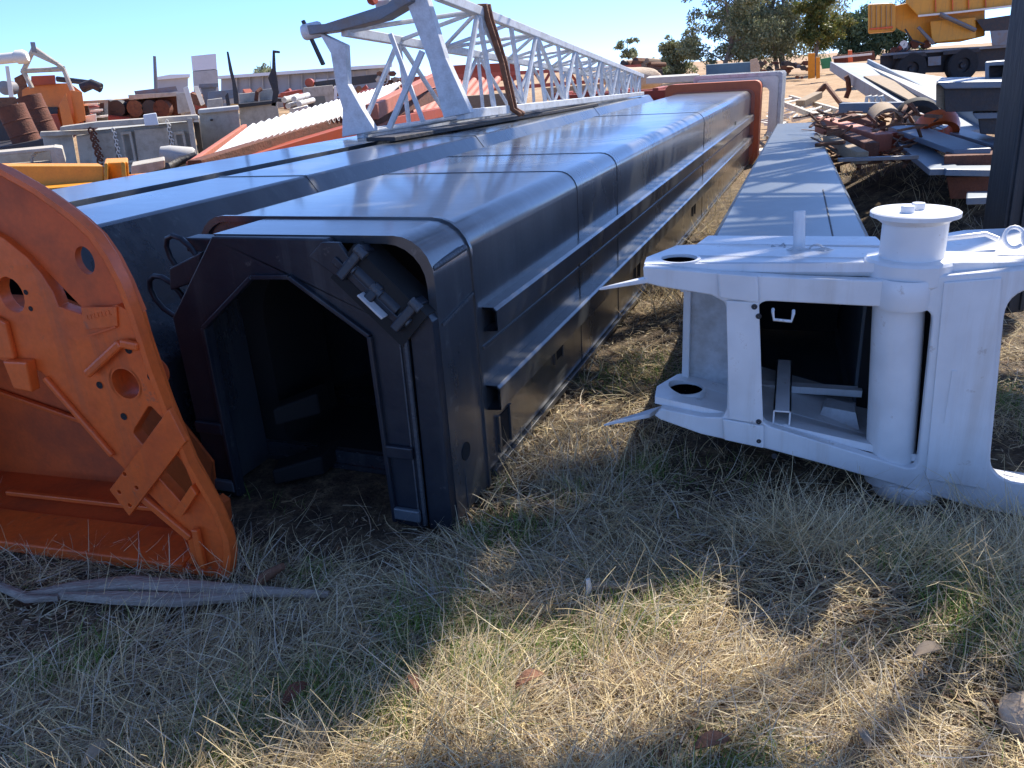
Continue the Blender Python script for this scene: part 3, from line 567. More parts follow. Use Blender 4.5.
strip_bark('bark_strip', [(60, 598), (120, 603), (180, 606), (250, 604)], [.01, .028, .028, .012], 'flat grey bark strip lying in front of the long grey branch')
strip_bark('bark_strip', [(0, 590), (30, 602), (60, 600)], [.014, .018, .01], 'short grey bark piece at the far left edge of the grass')
tag(MB().path([gpt(255, 585, .03), gpt(268, 575, .045), gpt(283, 566, .08)], [.018, .02, .012], 8).build('rust_bracket', 'rust2', smooth=50), 'short rusty brown bar leaning by the foot of the orange collar', 'scrap')
tag(MB().path([gpt(586, 590, .05), gpt(600, 586, .045), gpt(625, 587, .05), gpt(650, 586, .05), gpt(656, 584, .05)], [.008, .013, .011, .012, .006], 8).build('stick', 'wood', smooth=50), 'short brown stick lying in the sunlit grass in the middle', 'stick')
tag(MB().path([gpt(587, 596, .03), gpt(589, 588, .07), gpt(588, 579, .10)], [.006, .009, .007], 7).build('stick', 'cream', smooth=50), 'tiny pale upright twig beside the brown stick', 'stick')
for (x, y, s_, lb, mt_) in ((297, 700, .05, 'dark red curled leaf in the shaded grass at lower left', 'rust'), (530, 690, .045, 'reddish brown bark flake at the near edge of the central sunny patch', 'rust2'), (415, 692, .04, 'thin brown leaf in the shaded grass left of the sunny patch', 'rust2'), (925, 668, .045, 'pale curled bark chip in the bright grass at lower right', 'wood'), (862, 742, .04, 'pale leaf low in the bright grass near the bottom edge', 'wood'), (98, 757, .045, 'pale dry leaf at the bottom left corner', 'wood'), (712, 748, .05, 'brown curled leaf at the bottom edge right of centre', 'rust2')):
    p = gpt(x, y, .04); an = random.uniform(0, 3); mb = MB(); rings = []
    for i in range(7):
        t = i/6; ww = s_*.35*math.sin(math.pi*(t*.9+.05)); c = p+Vector((math.cos(an), math.sin(an), 0))*(t-.5)*s_*2+Vector((0, 0, .02+.02*math.sin(t*3)+gz(p.x, p.y)))
        sx = Vector((-math.sin(an), math.cos(an), .3)); rings.append([c-sx*ww, c+Vector((0, 0, -.006)), c+sx*ww, c+sx*ww-Vector((0, 0, .002)), c-Vector((0, 0, .009)), c-sx*ww-Vector((0, 0, .002))])
    tag(mb.loft(rings, caps=True).build('fallen_leaf', mt_, smooth=60), lb, 'leaf', 'fallen leaves and bark flakes')
# pale rock in the bottom right corner
def rock(name, c, r, mat, label, cat='rock', sq=(1, 1, .7)):
    mb = MB(); n = 22; rings = []
    for i in range(n+1):
        ph = math.pi*i/n; rings.append([Vector(c)+Vector((r*math.sin(ph)*math.cos(t)*sq[0], r*math.sin(ph)*math.sin(t)*sq[1], -r*math.cos(ph)*sq[2]))*(1+.22*noise.noise(Vector((math.sin(ph)*math.cos(t), math.sin(ph)*math.sin(t), math.cos(ph)))*1.6+Vector(c))) for t in [2*math.pi*k/28 for k in range(28)]])
    return tag(mb.loft(rings).build(name, mat, smooth=60), label, cat)
rp_ = gpt(1034, 722, .04); rock('pale_rock', (rp_.x, rp_.y, .05), .075, 'stone', 'pale tan rock at the bottom right corner of the grass')

# ------------------------------------------------------------------ background left
def bx(name, outl, Y, dp, mat, label=None, cat=None, group=None, parent=None, holes=(), bevel=.01):
    mb = px(outl, Y, dp, holes=holes)
    if parent: return mb.build(name, mat, parent, world=True, bevel=bevel)
    return tag(mb.build(name, mat, bevel=bevel), label, cat, group)
def q4(x0, y0, x1, y1): return [(x0, y0), (x1, y0), (x1, y1), (x0, y1)]
def T(name, label, cat, outl, Y, dp, mat, pname, group=None, bevel=.01, holes=()):
    xs = [p[0] for p in outl]; ys = [p[1] for p in outl]; t = pxthing(name, label, cat, sum(xs)/len(xs), max(ys), Y, group)
    bx(pname, outl, Y, dp, mat, parent=t, bevel=bevel, holes=holes); return t
# yellow beam
t = T('yellow_beam', 'bright yellow steel beam behind the left booms', 'steel beam', [(-150, 166), (104, 166), (104, 240), (-150, 250)], 6.2, .35, 'yellow', 'web')
bx('flange', [(-150, 203), (35, 189), (100, 184), (130, 180), (130, 186), (40, 199), (-150, 216)], 5.95, .25, 'yellow', parent=t)
bx('end_plate', [(104, 163), (128, 162), (131, 200), (104, 200)], 6.1, .5, 'yellow', parent=t)
bx('end_rib', [(104, 163), (108, 163), (108, 186), (104, 186)], 6.0, .1, 'yellow', parent=t)
bx('end_rib', [(121, 162), (125, 162), (127, 182), (122, 182)], 6.0, .1, 'yellow', parent=t)
tag(MB().bar(at(128, 178, 6.6), at(208, 170, 8.2), .12, .05).build('flat_bar', 'yellow'), 'thin orange-yellow bar running on from the end of the yellow beam', 'steel bar')
bx('pale_channel', [(131, 166), (165, 160), (165, 168), (131, 178)], 7.5, .5, 'beige', 'short pale channel end beside the yellow beam', 'steel channel')
# beige tray
t = T('clear_tray', 'low beige open tray with a wire hoop, left of the steel bins', 'tray', [(-20, 154), (55, 147), (60, 168), (-20, 172)], 8.5, .5, 'beige', 'tray_front', holes=([(-15, 157), (50, 151), (52, 163), (-15, 168)],))
bx('tray_back', [(-20, 153), (54, 147), (58, 166), (-20, 172)], 9.2, .04, 'greybox', parent=t)
bx('tray_end', [(53, 147), (62, 148), (66, 163), (60, 168)], 8.45, .6, 'beige', parent=t)
MB().path([at(32, 165, 8.8), at(32, 158, 8.8), at(37, 152, 8.8), at(46, 150, 8.8)], .015, 8).build('wire_hoop', 'cream', t, world=True, smooth=50)
# steel bins
t = T('steel_bin', 'long grey-beige steel bin with two doors and a hanging chain', 'steel bin', [(93, 131), (188, 122), (196, 168), (93, 175)], 12, 1.6, 'greybox', 'bin_body')
bx('top_rail', [(60, 127), (97, 122), (198, 115), (199, 120), (97, 128), (60, 131)], 11.8, .5, 'beige', parent=t)
bx('panel', [(95, 134), (113, 132), (118, 166), (98, 168)], 11.93, .05, 'beige', parent=t)
bx('panel', [(134, 130), (168, 127), (172, 166), (139, 168)], 11.93, .05, 'beige', parent=t)
for x in (120, 173):
    f_ = bx('door_frame', [(x, 132), (x+11, 131), (x+17, 162), (x+6, 164)], 11.9, .06, 'beige', parent=t, holes=([(x+3, 135), (x+9, 134.5), (x+14, 160), (x+8, 161)],))
bx('end_post', [(187, 118), (192, 118), (199, 165), (194, 166)], 11.75, .3, 'beige', parent=t)
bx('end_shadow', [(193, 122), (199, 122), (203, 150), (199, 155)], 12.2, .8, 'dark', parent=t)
mb = MB()
for k in range(9):
    p = at(91+1.1*k+1.5*(k % 2), 131+3.8*k, 11.8); mb.path([p+Vector((.04*math.cos(a_), .01, .05*math.sin(a_))) for a_ in [i*math.pi/4 for i in range(8)]], .014, 6)
mb.build('rusty_chain', 'rust', t, world=True, smooth=50)
for x, y in ((113, 130), (167, 122)):
    mb = MB()
    for k in range(8): p = at(x+.8*k+1.2*(k % 2), y+3.8*k, 11.7); mb.path([p+Vector((.02*math.cos(a_), .01, .03*math.sin(a_))) for a_ in [i*math.pi/4 for i in range(8)]], .008, 6)
    mb.build('pale_chain', 'cream', t, world=True, smooth=50)
t = T('steel_bin', 'plain grey-beige steel bin below the rusty barrels', 'steel bin', [(42, 134), (72, 133), (78, 168), (48, 170)], 12.4, 1.2, 'greybox', 'bin_body')
bx('rim', [(40, 132), (92, 130), (92, 134), (40, 137)], 12.2, .3, 'beige', parent=t)
bx('side_panel', [(76, 136), (93, 134), (98, 168), (81, 169)], 12.3, .3, 'beige', parent=t)
bx('white_box', [(143, 115), (156, 113), (159, 125), (145, 126)], 11.6, .25, 'roofw', 'small white box standing on the rail of the long steel bin', 'box')
mb = MB(); mb.lathe([(.001, -.2), (.08, -.2), (.11, -.1), (.13, .16), (.11, .19), (.001, .18)], at(178, 156, 10), (1, .2, -.25)); tag(mb.build('rolled_tarp', 'concrete', smooth=40), 'cream rolled canvas bundle in front of the long steel bin', 'roll')
tag(MB().path([at(158, 158, 9.6), at(162, 166, 9.6), at(170, 167, 9.5), at(180, 161, 9.7), at(196, 156, 9.8)], .05, 8).build('hose', 'dark', smooth=50), 'dark coiled hose below the cream rolled bundle', 'hose')
# barrels
def barrel(c, h, r, tilt, label, bent=0):
    ax = Vector((tilt, 0, 1)).normalized(); t = thing('rusty_barrel', label, 'barrel', c, 0, 'rusty barrels beside the orange machine')
    MB().lathe([(.001, .0), (r, 0), (r*1.02, .02), (r, .04), (r, h*.32), (r*1.05, h*.34), (r, h*.36), (r, h*.64), (r*1.05, h*.66), (r, h*.68), (r, h-.04), (r*1.02, h-.02), (r, h)], (0, 0, 0), ax, 26).build('shell', 'rust', t, smooth=35)
    MB().lathe([(.001, h-.03), (r*.97, h-.03), (r, h)], (0, 0, 0), ax, 26).build('lid', 'rust2', t, smooth=35)
p = at(31, 150, 13.5); barrel((p.x, 13.5, p.z), .70, .215, -.2, 'nearer rusty brown barrel left of the steel bins')
p = at(47, 136, 15); barrel((p.x, 15, p.z), .70, .21, -.2, 'rear rusty brown barrel against the orange machine')
bx('pallet', [(-20, 151), (60, 136), (64, 146), (62, 165), (-20, 180)], 13.1, 2.2, 'dark', 'dark pallet carrying the two rusty barrels', 'pallet')
# orange machine with roll cage
t = T('orange_machine', 'orange machine hood with cage frame above, behind the rusty barrels', 'machine', [(22, 90), (32, 84), (70, 83), (82, 92), (85, 118), (70, 132), (40, 134), (22, 130)], 18.5, 1.6, 'machine', 'hood')
bx('seat_block', [(31, 76), (55, 75), (56, 84), (31, 86)], 18.4, .6, 'redor', parent=t)
bx('front_panel', [(59, 105), (66, 93), (74, 125), (64, 133)], 17.9, .2, 'machine', parent=t)
bx('side_panel', [(70, 90), (82, 92), (86, 120), (76, 124)], 18.0, .3, 'machine', parent=t)
bx('dark_opening', [(46, 107), (58, 107), (58, 114), (47, 115)], 18.45, .05, 'dark', parent=t)
bx('red_step', [(44, 115), (57, 114), (63, 131), (50, 133)], 18.0, .5, 'redor', parent=t)
bx('engine_side', [(14, 78), (24, 73), (30, 96), (18, 98)], 18.6, .8, 'rust2', parent=t)
mb = MB()
for a_, b_ in (((34, 48), (23, 72)), ((34, 48), (63, 68)), ((32, 52), (58, 64)), ((22, 71), (64, 69)), ((63, 68), (73, 92)), ((24, 72), (32, 88))): mb.tube(at(*a_, 18.2), at(*b_, 18.2), .05, n=8)
mb.tube(at(63, 68, 18.2), at(63, 68, 19.4), .05).tube(at(23, 72, 18.2), at(23, 72, 19.4), .05).build('cage_frame', 'beige', t, world=True, smooth=40)
bx('cage_top', [(30, 42), (35, 42), (37, 53), (32, 52)], 18.15, .3, 'steel', parent=t)
# beige cylinder on a post
t = pxthing('beige_cylinder', 'beige cylinder resting on a white post at the far left edge', 'cylinder', 5, 100, 17)
MB().lathe([(.001, -1.2), (.10, -1.2), (.10, .30), (.13, .32), (.13, .46), (.09, .52), (.001, .52)], at(0, 59, 17), (1, .15, .04)).build('tank', 'cream', t, world=True, smooth=35)
bx('post', [(5, 66), (9, 66), (14, 98), (9, 98)], 17, .1, 'cream', parent=t)
MB().lathe([(.001, 0), (.14, .02), (.14, .3), (.001, .3)], at(4, 88, 17.4), (0, 1, 0)).build('wheel_disc', 'steel', t, world=True, smooth=35)
bx('rusty_shelf', [(-30, 98), (16, 97), (18, 106), (-30, 109)], 15, .8, 'rust2', 'flat rusty red sheet piece left of the rusty barrels', 'steel sheet')
bx('dark_crate', [(-30, 108), (12, 106), (13, 140), (-30, 144)], 15.2, .9, 'dark', 'dark steel crate in shade at the far left behind the shrub', 'crate')
# arms and steps between machine and engine
tag(MB().path([at(57, 79, 22), at(75, 81, 22), at(90, 83, 21), at(101, 90, 21)], .07, 8).path([at(82, 88, 21), at(92, 84, 21), at(101, 88, 21)], .12, 8).build('hydraulic_arm', 'dark', smooth=50), 'thin black hydraulic arm between the orange machine and the scrap engine', 'arm')
t = T('steel_steps', 'small grey steel steps with white side, left of the scrap engine', 'steps', [(82, 101), (108, 100), (108, 124), (84, 126)], 19, .1, 'steel', 'side', holes=([(88, 104), (104, 103), (104, 112), (90, 114)],))
for k in range(3): bx('tread', [(84+6*k, 104+6*k), (98+5*k, 103+6*k), (98+5*k, 105+6*k), (84+6*k, 106+6*k)], 18.6, .5, 'cream', parent=t)
bx('white_tank', [(85, 116), (96, 114), (97, 125), (86, 126)], 18.3, .5, 'roofw', 'white plastic tank below the grey steel steps', 'tank')
# scrap engines
t = T('scrap_engine', 'rusty brown and green-black scrap engine under a grey cover', 'engine', [(106, 101), (126, 99), (176, 94), (182, 118), (110, 122)], 21, 1.2, 'rust', 'block')
bx('cover', [(134, 91), (176, 86), (178, 91), (136, 97)], 20.6, 1.4, 'steel', parent=t)
bx('beige_cover', [(128, 95), (177, 92), (178, 96), (129, 100)], 20.5, .5, 'beige', parent=t)
for x, m_ in ((113, 'dark'), (122, 'dark'), (140, 'rust2'), (155, 'green'), (166, 'rust')):
    MB().lathe([(.001, 0), (.16, 0), (.2, .05), (.2, .3), (.001, .3)], at(x, 108, 20.8), (0, -1, 0), 14).build('pulley', m_ if m_ != 'green' else 'dark', t, world=True, smooth=35)
for k in range(14):
    x = random.uniform(108, 176); y = random.uniform(101, 118); MB().tube(at(x, y, 20.8), at(x+random.uniform(-8, 8), y+random.uniform(-4, 4), 20.7), random.uniform(.03, .07), n=7).build('pipe', random.choice(['rust2', 'dark', 'steel', 'rust']), t, world=True, smooth=35)
bx('white_rib_frame', [(183, 88), (188, 86), (196, 115), (192, 117)], 18, .1, 'cream', 'pale upright rib standing beside the scrap engine', 'steel rib')
bx('white_rib_frame', [(193, 86), (198, 86), (205, 104), (201, 106)], 18.3, .1, 'cream', 'pale upright rib leaning towards the blue hopper', 'steel rib')
bx('striped_guard', [(176, 93), (188, 92), (190, 112), (178, 114)], 19, .5, 'greybox', 'ribbed grey guard plate at the right of the scrap engine', 'guard')
t = T('blue_hopper', 'small tapering blue-grey hopper under the white box stack', 'hopper', [(200, 86), (217, 85), (213, 106), (206, 106)], 22, .6, 'bluesteel', 'cone')
bx('rim', [(199, 84), (218, 83), (218, 87), (199, 88)], 21.9, .8, 'steel', parent=t)
# box stack, sheds, long building
bx('white_box', [(191, 56), (216, 53.5), (217, 69), (192.5, 71)], 30, 1.2, 'roofw', 'upper pale grey box of the tall stack in front of the long building', 'box', 'tall stack of pale boxes')
bx('white_box', [(192.5, 71.5), (217.5, 69.5), (219, 92), (194, 94)], 30, 1.2, 'concrete', 'lower pale grey box of the tall stack in front of the long building', 'box', 'tall stack of pale boxes')
t = T('long_building', 'long low pale building with white roof on the left horizon', 'building', [(221, 78), (365, 70), (390, 66), (390, 96), (221, 108)], 62, 14, 'wall', 'wall')
bx('roof', [(216, 76), (365, 65.5), (392, 64), (392, 67), (365, 69), (216, 79)], 61, 16, 'roofw', parent=t, bevel=0)
for x in range(236, 386, 13): bx('wall_rib', [(x, 78.5-(x-221)*.056), (x+1.2, 78.4-(x-221)*.056), (x+1.8, 106-(x-221)*.07), (x+.6, 106-(x-221)*.07)], 61.8, .2, 'concrete', parent=t, bevel=0)
bx('roller_door', [(308, 80), (340, 78), (341, 98), (309, 100)], 61.85, .1, 'roofw', parent=t, bevel=0)
t = T('grey_shed', 'small grey shed with flat roof left of the pale box stack', 'shed', [(157, 79), (188, 75), (188, 92), (158, 96)], 50, 5, 'wall', 'wall')
bx('roof', [(156, 77), (170, 74.5), (190, 74), (190, 77), (156, 80)], 49.7, 5.6, 'roofw', parent=t, bevel=0)
tag(MB().tube(at(154.5, 56, 33), at(156, 90, 33), .06, .08, 8).build('thin_pole', 'steel', smooth=30), 'thin grey pole beside the grey shed', 'pole')
# lockers
t = T('steel_locker', 'plain grey steel locker with latch, left of the white corrugated sheet', 'locker', [(199, 112), (238, 108), (242, 140), (240, 160), (203, 164)], 13.2, .7, 'greybox', 'body')
bx('lid', [(198, 110), (239, 106), (239, 110), (198, 114)], 13.1, .9, 'concrete', parent=t)
bx('latch', [(210, 119), (213, 119), (213, 121), (210, 121)], 13.17, .05, 'dark', parent=t)
t = T('beige_bin', 'beige steel bin behind the corrugated sheet', 'steel bin', [(239, 107), (277, 102), (283, 140), (243, 150)], 16, 1., 'beige', 'body')
bx('dark_rim', [(238, 104), (272, 101), (272, 104), (238, 108)], 15.9, 1.1, 'dark', parent=t)
bx('beige_crate', [(239, 94), (257, 92), (257, 101), (240, 104)], 16.6, .6, 'beige', 'left beige crate standing on the dark rim of the beige bin', 'crate', 'crates on the beige bin')
bx('beige_crate', [(259, 90), (276, 88), (277, 99), (260, 101)], 16.7, .6, 'greybox', 'grey-beige crate with strap on the right of the beige bin', 'crate', 'crates on the beige bin')
tag(MB().path([at(256, 101, 16.5), at(257, 92, 16.5), at(261, 89, 16.6)], .04, 8).build('strap', 'rust', smooth=40), 'brown strap standing between the two crates', 'strap')
bx('block_stack', [(208, 92), (236, 89), (236, 98), (208, 102)], 17, .8, 'steel', 'flat grey crate above the grey steel locker', 'crate')
bx('beige_crate', [(207, 100), (222, 98), (223, 110), (207, 112)], 15.5, .6, 'beige', 'square beige crate directly on the grey steel locker', 'crate', 'crates on the beige bin')
for (a_, b_, c_, Y, lb) in (((224.5, 92), (227.5, 51), (239, 104), 15, 'dark pointed steel arm rising beside the pale box stack'),):
    bx('pointed_arm', [(226.5, 51.5), (228.5, 51.5), (233, 72), (238, 92), (239, 104), (234, 104), (232, 82), (229, 70)], 15, .12, 'dark', lb, 'steel arm')
t = T('pointed_arm', 'dark pointed steel arm with a small lamp head on top', 'steel arm', [(272.5, 51), (275, 51), (276, 70), (279, 92), (276, 107), (271, 106), (273, 92), (268, 78), (272, 68)], 16, .12, 'dark', 'blade')
bx('lamp_head', [(272.5, 50), (280, 51), (280, 53), (272.5, 52.5)], 15.95, .2, 'dark', parent=t)
bx('knife_rib', [(225, 96), (228, 92), (231, 108), (227, 108)], 15.4, .1, 'dark', 'short black rib left of the pointed arm', 'steel rib')
t = T('beige_container', 'low beige container with ribbed side below the dark beam', 'container', [(303, 88), (333, 85), (335, 108), (303, 112)], 24, 2, 'beige', 'body')
for x in (334, 339, 344): bx('rib', [(x, 86), (x+3, 86), (x+3, 104), (x, 104)], 24, 1.5, 'roofw', parent=t)
for k, (x, y) in enumerate(((284, 100), (288, 106), (294, 99), (292, 111), (299, 104))):
    tag(MB().tube(at(x, y, 17), at(x+14, y-4, 18.5), .055, n=12).build('steel_pipe', 'whitedirty', smooth=40), ['uppermost left pale pipe end', 'second pale pipe end from the top', 'uppermost right pale pipe end', 'lowest pale pipe end', 'pale pipe end at the right of the bundle'][k]+' between the beige bin and beige container', 'pipe', 'pale pipes behind the corrugated sheet')
t = T('dark_beam', 'long dark beam with a round red end above the beige container', 'steel beam', [(314, 82), (350, 77), (378, 74), (378, 82), (350, 86), (316, 87)], 26, .3, 'dark', 'beam')
MB().lathe([(.001, 0), (.13, 0), (.13, .25), (.001, .25)], at(309, 83, 25.9), (0, 1, 0)).build('red_end', 'redor', t, world=True, smooth=30)
# corrugated sheet on red-brown beams
def sheet():
    a_, b_, c_, d_ = at(211, 158, 8.6), at(252, 126, 11.2), at(402, 82, 19), at(372, 108, 12.6); n = 150; rr = []
    for side in (0, 1):
        for i in range(n+1):
            t = i/n; p = a_.lerp(d_, t); q = b_.lerp(c_, t) if side else None
    rows = []
    for i in range(n+1):
        t = i/n; p = a_.lerp(d_, t); q = b_.lerp(c_, t); hgt = .035*math.sin(t*2*math.pi*30); nv = Vector((0, -.25, 1)).normalized()*hgt
        rows.append([p+nv, q+nv, q+nv-Vector((0, 0, .004)), p+nv-Vector((0, 0, .004))])
    tag(MB().loft(rows).build('corrugated_sheet', 'roofw', smooth=60), 'large white corrugated roofing sheet lying on red-brown beams', 'roofing sheet')
sheet()
for k, (p0, y0, p1, y1, m_, wd, lb) in enumerate(((196, 170, 372, 113, 'rust', .16, 'red-brown beam directly under the edge of the corrugated sheet'), (205, 176, 410, 112, 'redor', .14, 'lower red-brown beam nearest the black booms'), (190, 166, 245, 127, 'salmon', .07, 'faded red bar along the left edge of the corrugated sheet'), (372, 112, 436, 78, 'salmon', .13, 'faded red beam sticking out past the sheet behind the lattice'), (365, 120, 440, 92, 'rust', .14, 'red-brown beam end behind the lattice legs'), (370, 128, 450, 110, 'redor', .12, 'lowest red beam behind the lattice legs'))):
    tag(MB().bar(at(p0, y0, 8.2+k*.2), at(p1, y1, 13+k*.3), wd, wd*1.2).build('steel_beam', m_, bevel=.008), lb, 'steel beam', 'red-brown beams under the corrugated sheet')
# scrap heap and red lattice / pipes behind the white lattice
mb = MB()
t = pxthing('scrap_heap', 'brown heap of scrap machinery behind the upper lattice struts', 'scrap', 388, 90, 24)
for k in range(16):
    x = random.uniform(378, 402); y = random.uniform(72, 88); bx('scrap_piece', circ(x, y, random.uniform(2, 6), random.uniform(2, 4), 6, random.random()), 24+random.random(), .4, random.choice(['rust2', 'dark', 'beige', 'rust']), parent=t)
t = pxthing('red_lattice', 'dark red lattice section lying behind the white lattice boom', 'lattice boom', 500, 100, 26)
mb = MB().bar(at(392, 80, 25), at(640, 66, 33), .12, .12).bar(at(400, 96, 25), at(640, 78, 33), .12, .12)
mb.build('chord', 'redor', t, world=True)
for k in range(14):
    x = 398+k*17; MB().bar(at(x, 80-(x-392)*.056, 25+8*k/14), at(x+9, 95-(x-400)*.075, 25+8*(k+.5)/14), .07, .07).bar(at(x+9, 95-(x-400)*.075, 25+8*(k+.5)/14), at(x+17, 80-(x-375)*.056, 25+8*(k+1)/14), .07, .07).build('brace', 'redor', t, world=True)
bx('red_sheet', [(440, 66), (520, 62), (520, 80), (440, 84)], 30, 1., 'redor', 'flat dark red sheet seen through the middle of the white lattice', 'steel sheet')
for k in range(9):
    x = 408+k*8; tag(MB().tube(at(x, 118-k, 14+k*.4), at(x+26, 84-k*.6, 19+k*.4), .085, n=10).build('red_pipe', 'salmon', smooth=40), 'faded red pipe number from left '.replace(' number from left ', ' ')+['leftmost in the pile behind the lattice legs', 'second from the left of the pile', 'third from the left of the pile', 'left of the middle of the pile', 'in the middle of the pile', 'right of the middle of the pile', 'third from the right of the pile', 'second from the right of the pile', 'rightmost of the pile behind the lattice'][k], 'pipe', 'faded red pipes piled behind the lattice')
bx('tan_panel', [(466, 96), (520, 92), (522, 112), (468, 116)], 15, .3, 'wood', 'tan board seen through the white lattice', 'board')
bx('tan_panel', [(545, 88), (600, 84), (600, 96), (545, 100)], 19, .3, 'wood', 'smaller tan board farther along behind the white lattice', 'board')

jk = {m_: MB() for m_ in ('rust2', 'greybox', 'dark', 'redor')}
for k in range(260):
    x = random.uniform(-20, 440); Y = random.uniform(20, 42); p = at(x, 60, Y); p.z = gz(p.x, p.y)+random.uniform(0, .45); mb = jk[random.choice(list(jk))]
    q = p+Vector((random.uniform(-1.2, 1.2), random.uniform(-.6, .6), random.uniform(-.2, .3))); q.z = max(.1, q.z)
    if random.random() < .6: mb.bar(p, q, random.uniform(.08, .5), random.uniform(.05, .35))
    else: mb.tube(p, q, random.uniform(.04, .16), n=8)
for m_, lb in (('rust2', 'far jumble of brown rusty scrap behind the steel bins'), ('greybox', 'far jumble of grey steel offcuts behind the steel bins'), ('dark', 'far jumble of dark machine parts behind the steel bins'), ('redor', 'far jumble of red painted steel behind the steel bins')):
    kind(tag(jk[m_].build('scrap_jumble', m_), lb, 'scrap'), 'stuff')
# ------------------------------------------------------------------ far centre
t = pxthing('log_pile', 'dark brown pile of logs on a trailer beyond the end of the white lattice', 'log pile', 640, 78, 55)
for k in range(14):
    x = 612+random.random()*40; y = 60+random.random()*13; MB().tube(at(x, y, 55), at(x+random.uniform(8, 16), y+random.uniform(-1, 1), 56), random.uniform(.14, .3), n=8).build('log', random.choice(['rust2', 'wood', 'dark']), t, world=True, smooth=40)
bx('trailer_bed', [(606, 72), (662, 70), (664, 80), (606, 82)], 54.5, 2, 'dark', parent=t)
rock('rubble_heap', at(632, 80, 30), .75, 'stone', 'pinkish rubble heap at the far end of the white lattice', 'rubble', (1.4, 1, .6))
bx('grey_slab', [(646, 78), (700, 75), (702, 81), (646, 84)], 24, 3, 'concrete', 'flat grey slab behind the low red frame', 'slab')
bx('blue_container', [(706, 65), (752, 62), (752, 77), (706, 79)], 42, 2.4, 'blue', 'low dark blue container under the big gum tree', 'container')
bx('white_sill', [(716, 75.5), (752, 72.5), (752, 75), (716, 78)], 41, .6, 'roofw', 'long white bar in front of the dark blue container', 'bar')
bx('cream_block', [(750, 60), (757, 58), (760, 66), (760, 80), (751, 80)], 38, .8, 'stone', 'upright cream block at the right end of the blue container', 'block')
t = pxthing('scrap_heap', 'dark reddish scrap heap below the big gum tree', 'scrap', 780, 80, 52)
for k in range(40):
    x = random.uniform(757, 808); y = random.uniform(62, 78); bx('scrap_piece', circ(x, y, random.uniform(1.5, 5), random.uniform(1, 3), 6, random.random()), 50+random.random()*3, .6, random.choice(['rust', 'dark', 'rust2', 'dark', 'steel']), parent=t, bevel=0)
for x, lb in ((808, 'left wide yellow post near the gum tree'), (816, 'narrow yellow post right of the wide one')):
    bx('yellow_post', [(x, 53 if x < 812 else 57), (x+(7 if x < 812 else 4), 53 if x < 812 else 57), (x+(7 if x < 812 else 4), 78), (x, 79)], 45, .5, 'yellow', lb, 'post', 'yellow posts')
bx('green_drum', [(820, 59), (831, 57), (833, 68), (822, 69)], 46, .8, 'green', 'bright green bin right of the yellow posts', 'bin')
t = T('red_machine', 'low dark red machine with an orange mast far behind the grey channel', 'machine', [(833, 56), (874, 51), (876, 60), (834, 64)], 60, 2, 'rust', 'body')
bx('mast', [(848, 50), (852, 50), (853, 62), (848, 62)], 59, .5, 'orange', parent=t)
bx('rail', [(832, 57), (872, 53), (872, 55), (832, 59)], 58.5, .2, 'cream', parent=t)

# ------------------------------------------------------------------ scrap on the right
# long blue-grey channel and pale plate
mb = MB(); ch = pxthing('steel_channel', 'long blue-grey steel channel slanting across the scrap', 'steel channel', 900, 130, 9)
mb = MB().add([at(831, 63, 21), at(868, 63, 21), at(985, 128, 8.6), at(945, 136, 8.2)]+[at(831, 63, 21)-Vector((0, 0, .05)), at(868, 63, 21)-Vector((0, 0, .05)), at(985, 128, 8.6)-Vector((0, 0, .05)), at(945, 136, 8.2)-Vector((0, 0, .05))], [(0, 1, 2, 3), (7, 6, 5, 4), (0, 3, 7, 4), (1, 2, 6, 5), (0, 1, 5, 4), (3, 2, 6, 7)])
mb.build('web', 'bluesteel', ch, world=True)
MB().bar(at(868, 64, 21), at(985, 127, 8.6), .05, .22).build('flange', 'bluesteel', ch, world=True)
MB().bar(at(831, 66, 21), at(945, 139, 8.2), .05, .2).build('flange', 'steel', ch, world=True)
MB().bar(at(872, 76, 16), at(938, 108, 10), .3, .02).build('rust_patch_strip', 'wood', ch, world=True)
pl = MB().add([at(868, 66, 20), at(985, 83, 14), at(985, 97, 10.5), at(935, 100, 10)], [(0, 1, 2, 3)])
pv = pl.v+[v-Vector((0, 0, .06)) for v in pl.v]; pm = MB().add(pv, [(0, 1, 2, 3), (7, 6, 5, 4), (0, 1, 5, 4), (1, 2, 6, 5), (2, 3, 7, 6), (3, 0, 4, 7)])
tag(pm.build('pale_plate', 'concrete', bevel=.005), 'wide pale steel plate lying in front of the yellow crane wheels', 'steel plate')
# ladder
ld = pxthing('steel_ladder', 'rusty pale ladder lying at the far end of the blue-grey boom', 'ladder', 800, 115, 14)
la, lb_, lc, le = at(774, 100, 17), at(846, 128, 10.5), at(790, 97, 18), at(862, 118, 11.5)
MB().bar(la, lb_, .06, .08).build('rail', 'beige', ld, world=True); MB().bar(lc, le, .06, .08).build('rail', 'beige', ld, world=True)
for k in range(8): t_ = (k+.5)/8; MB().tube(la.lerp(lb_, t_), lc.lerp(le, t_), .02, n=8).build('rung', 'cream', ld, world=True, smooth=40)
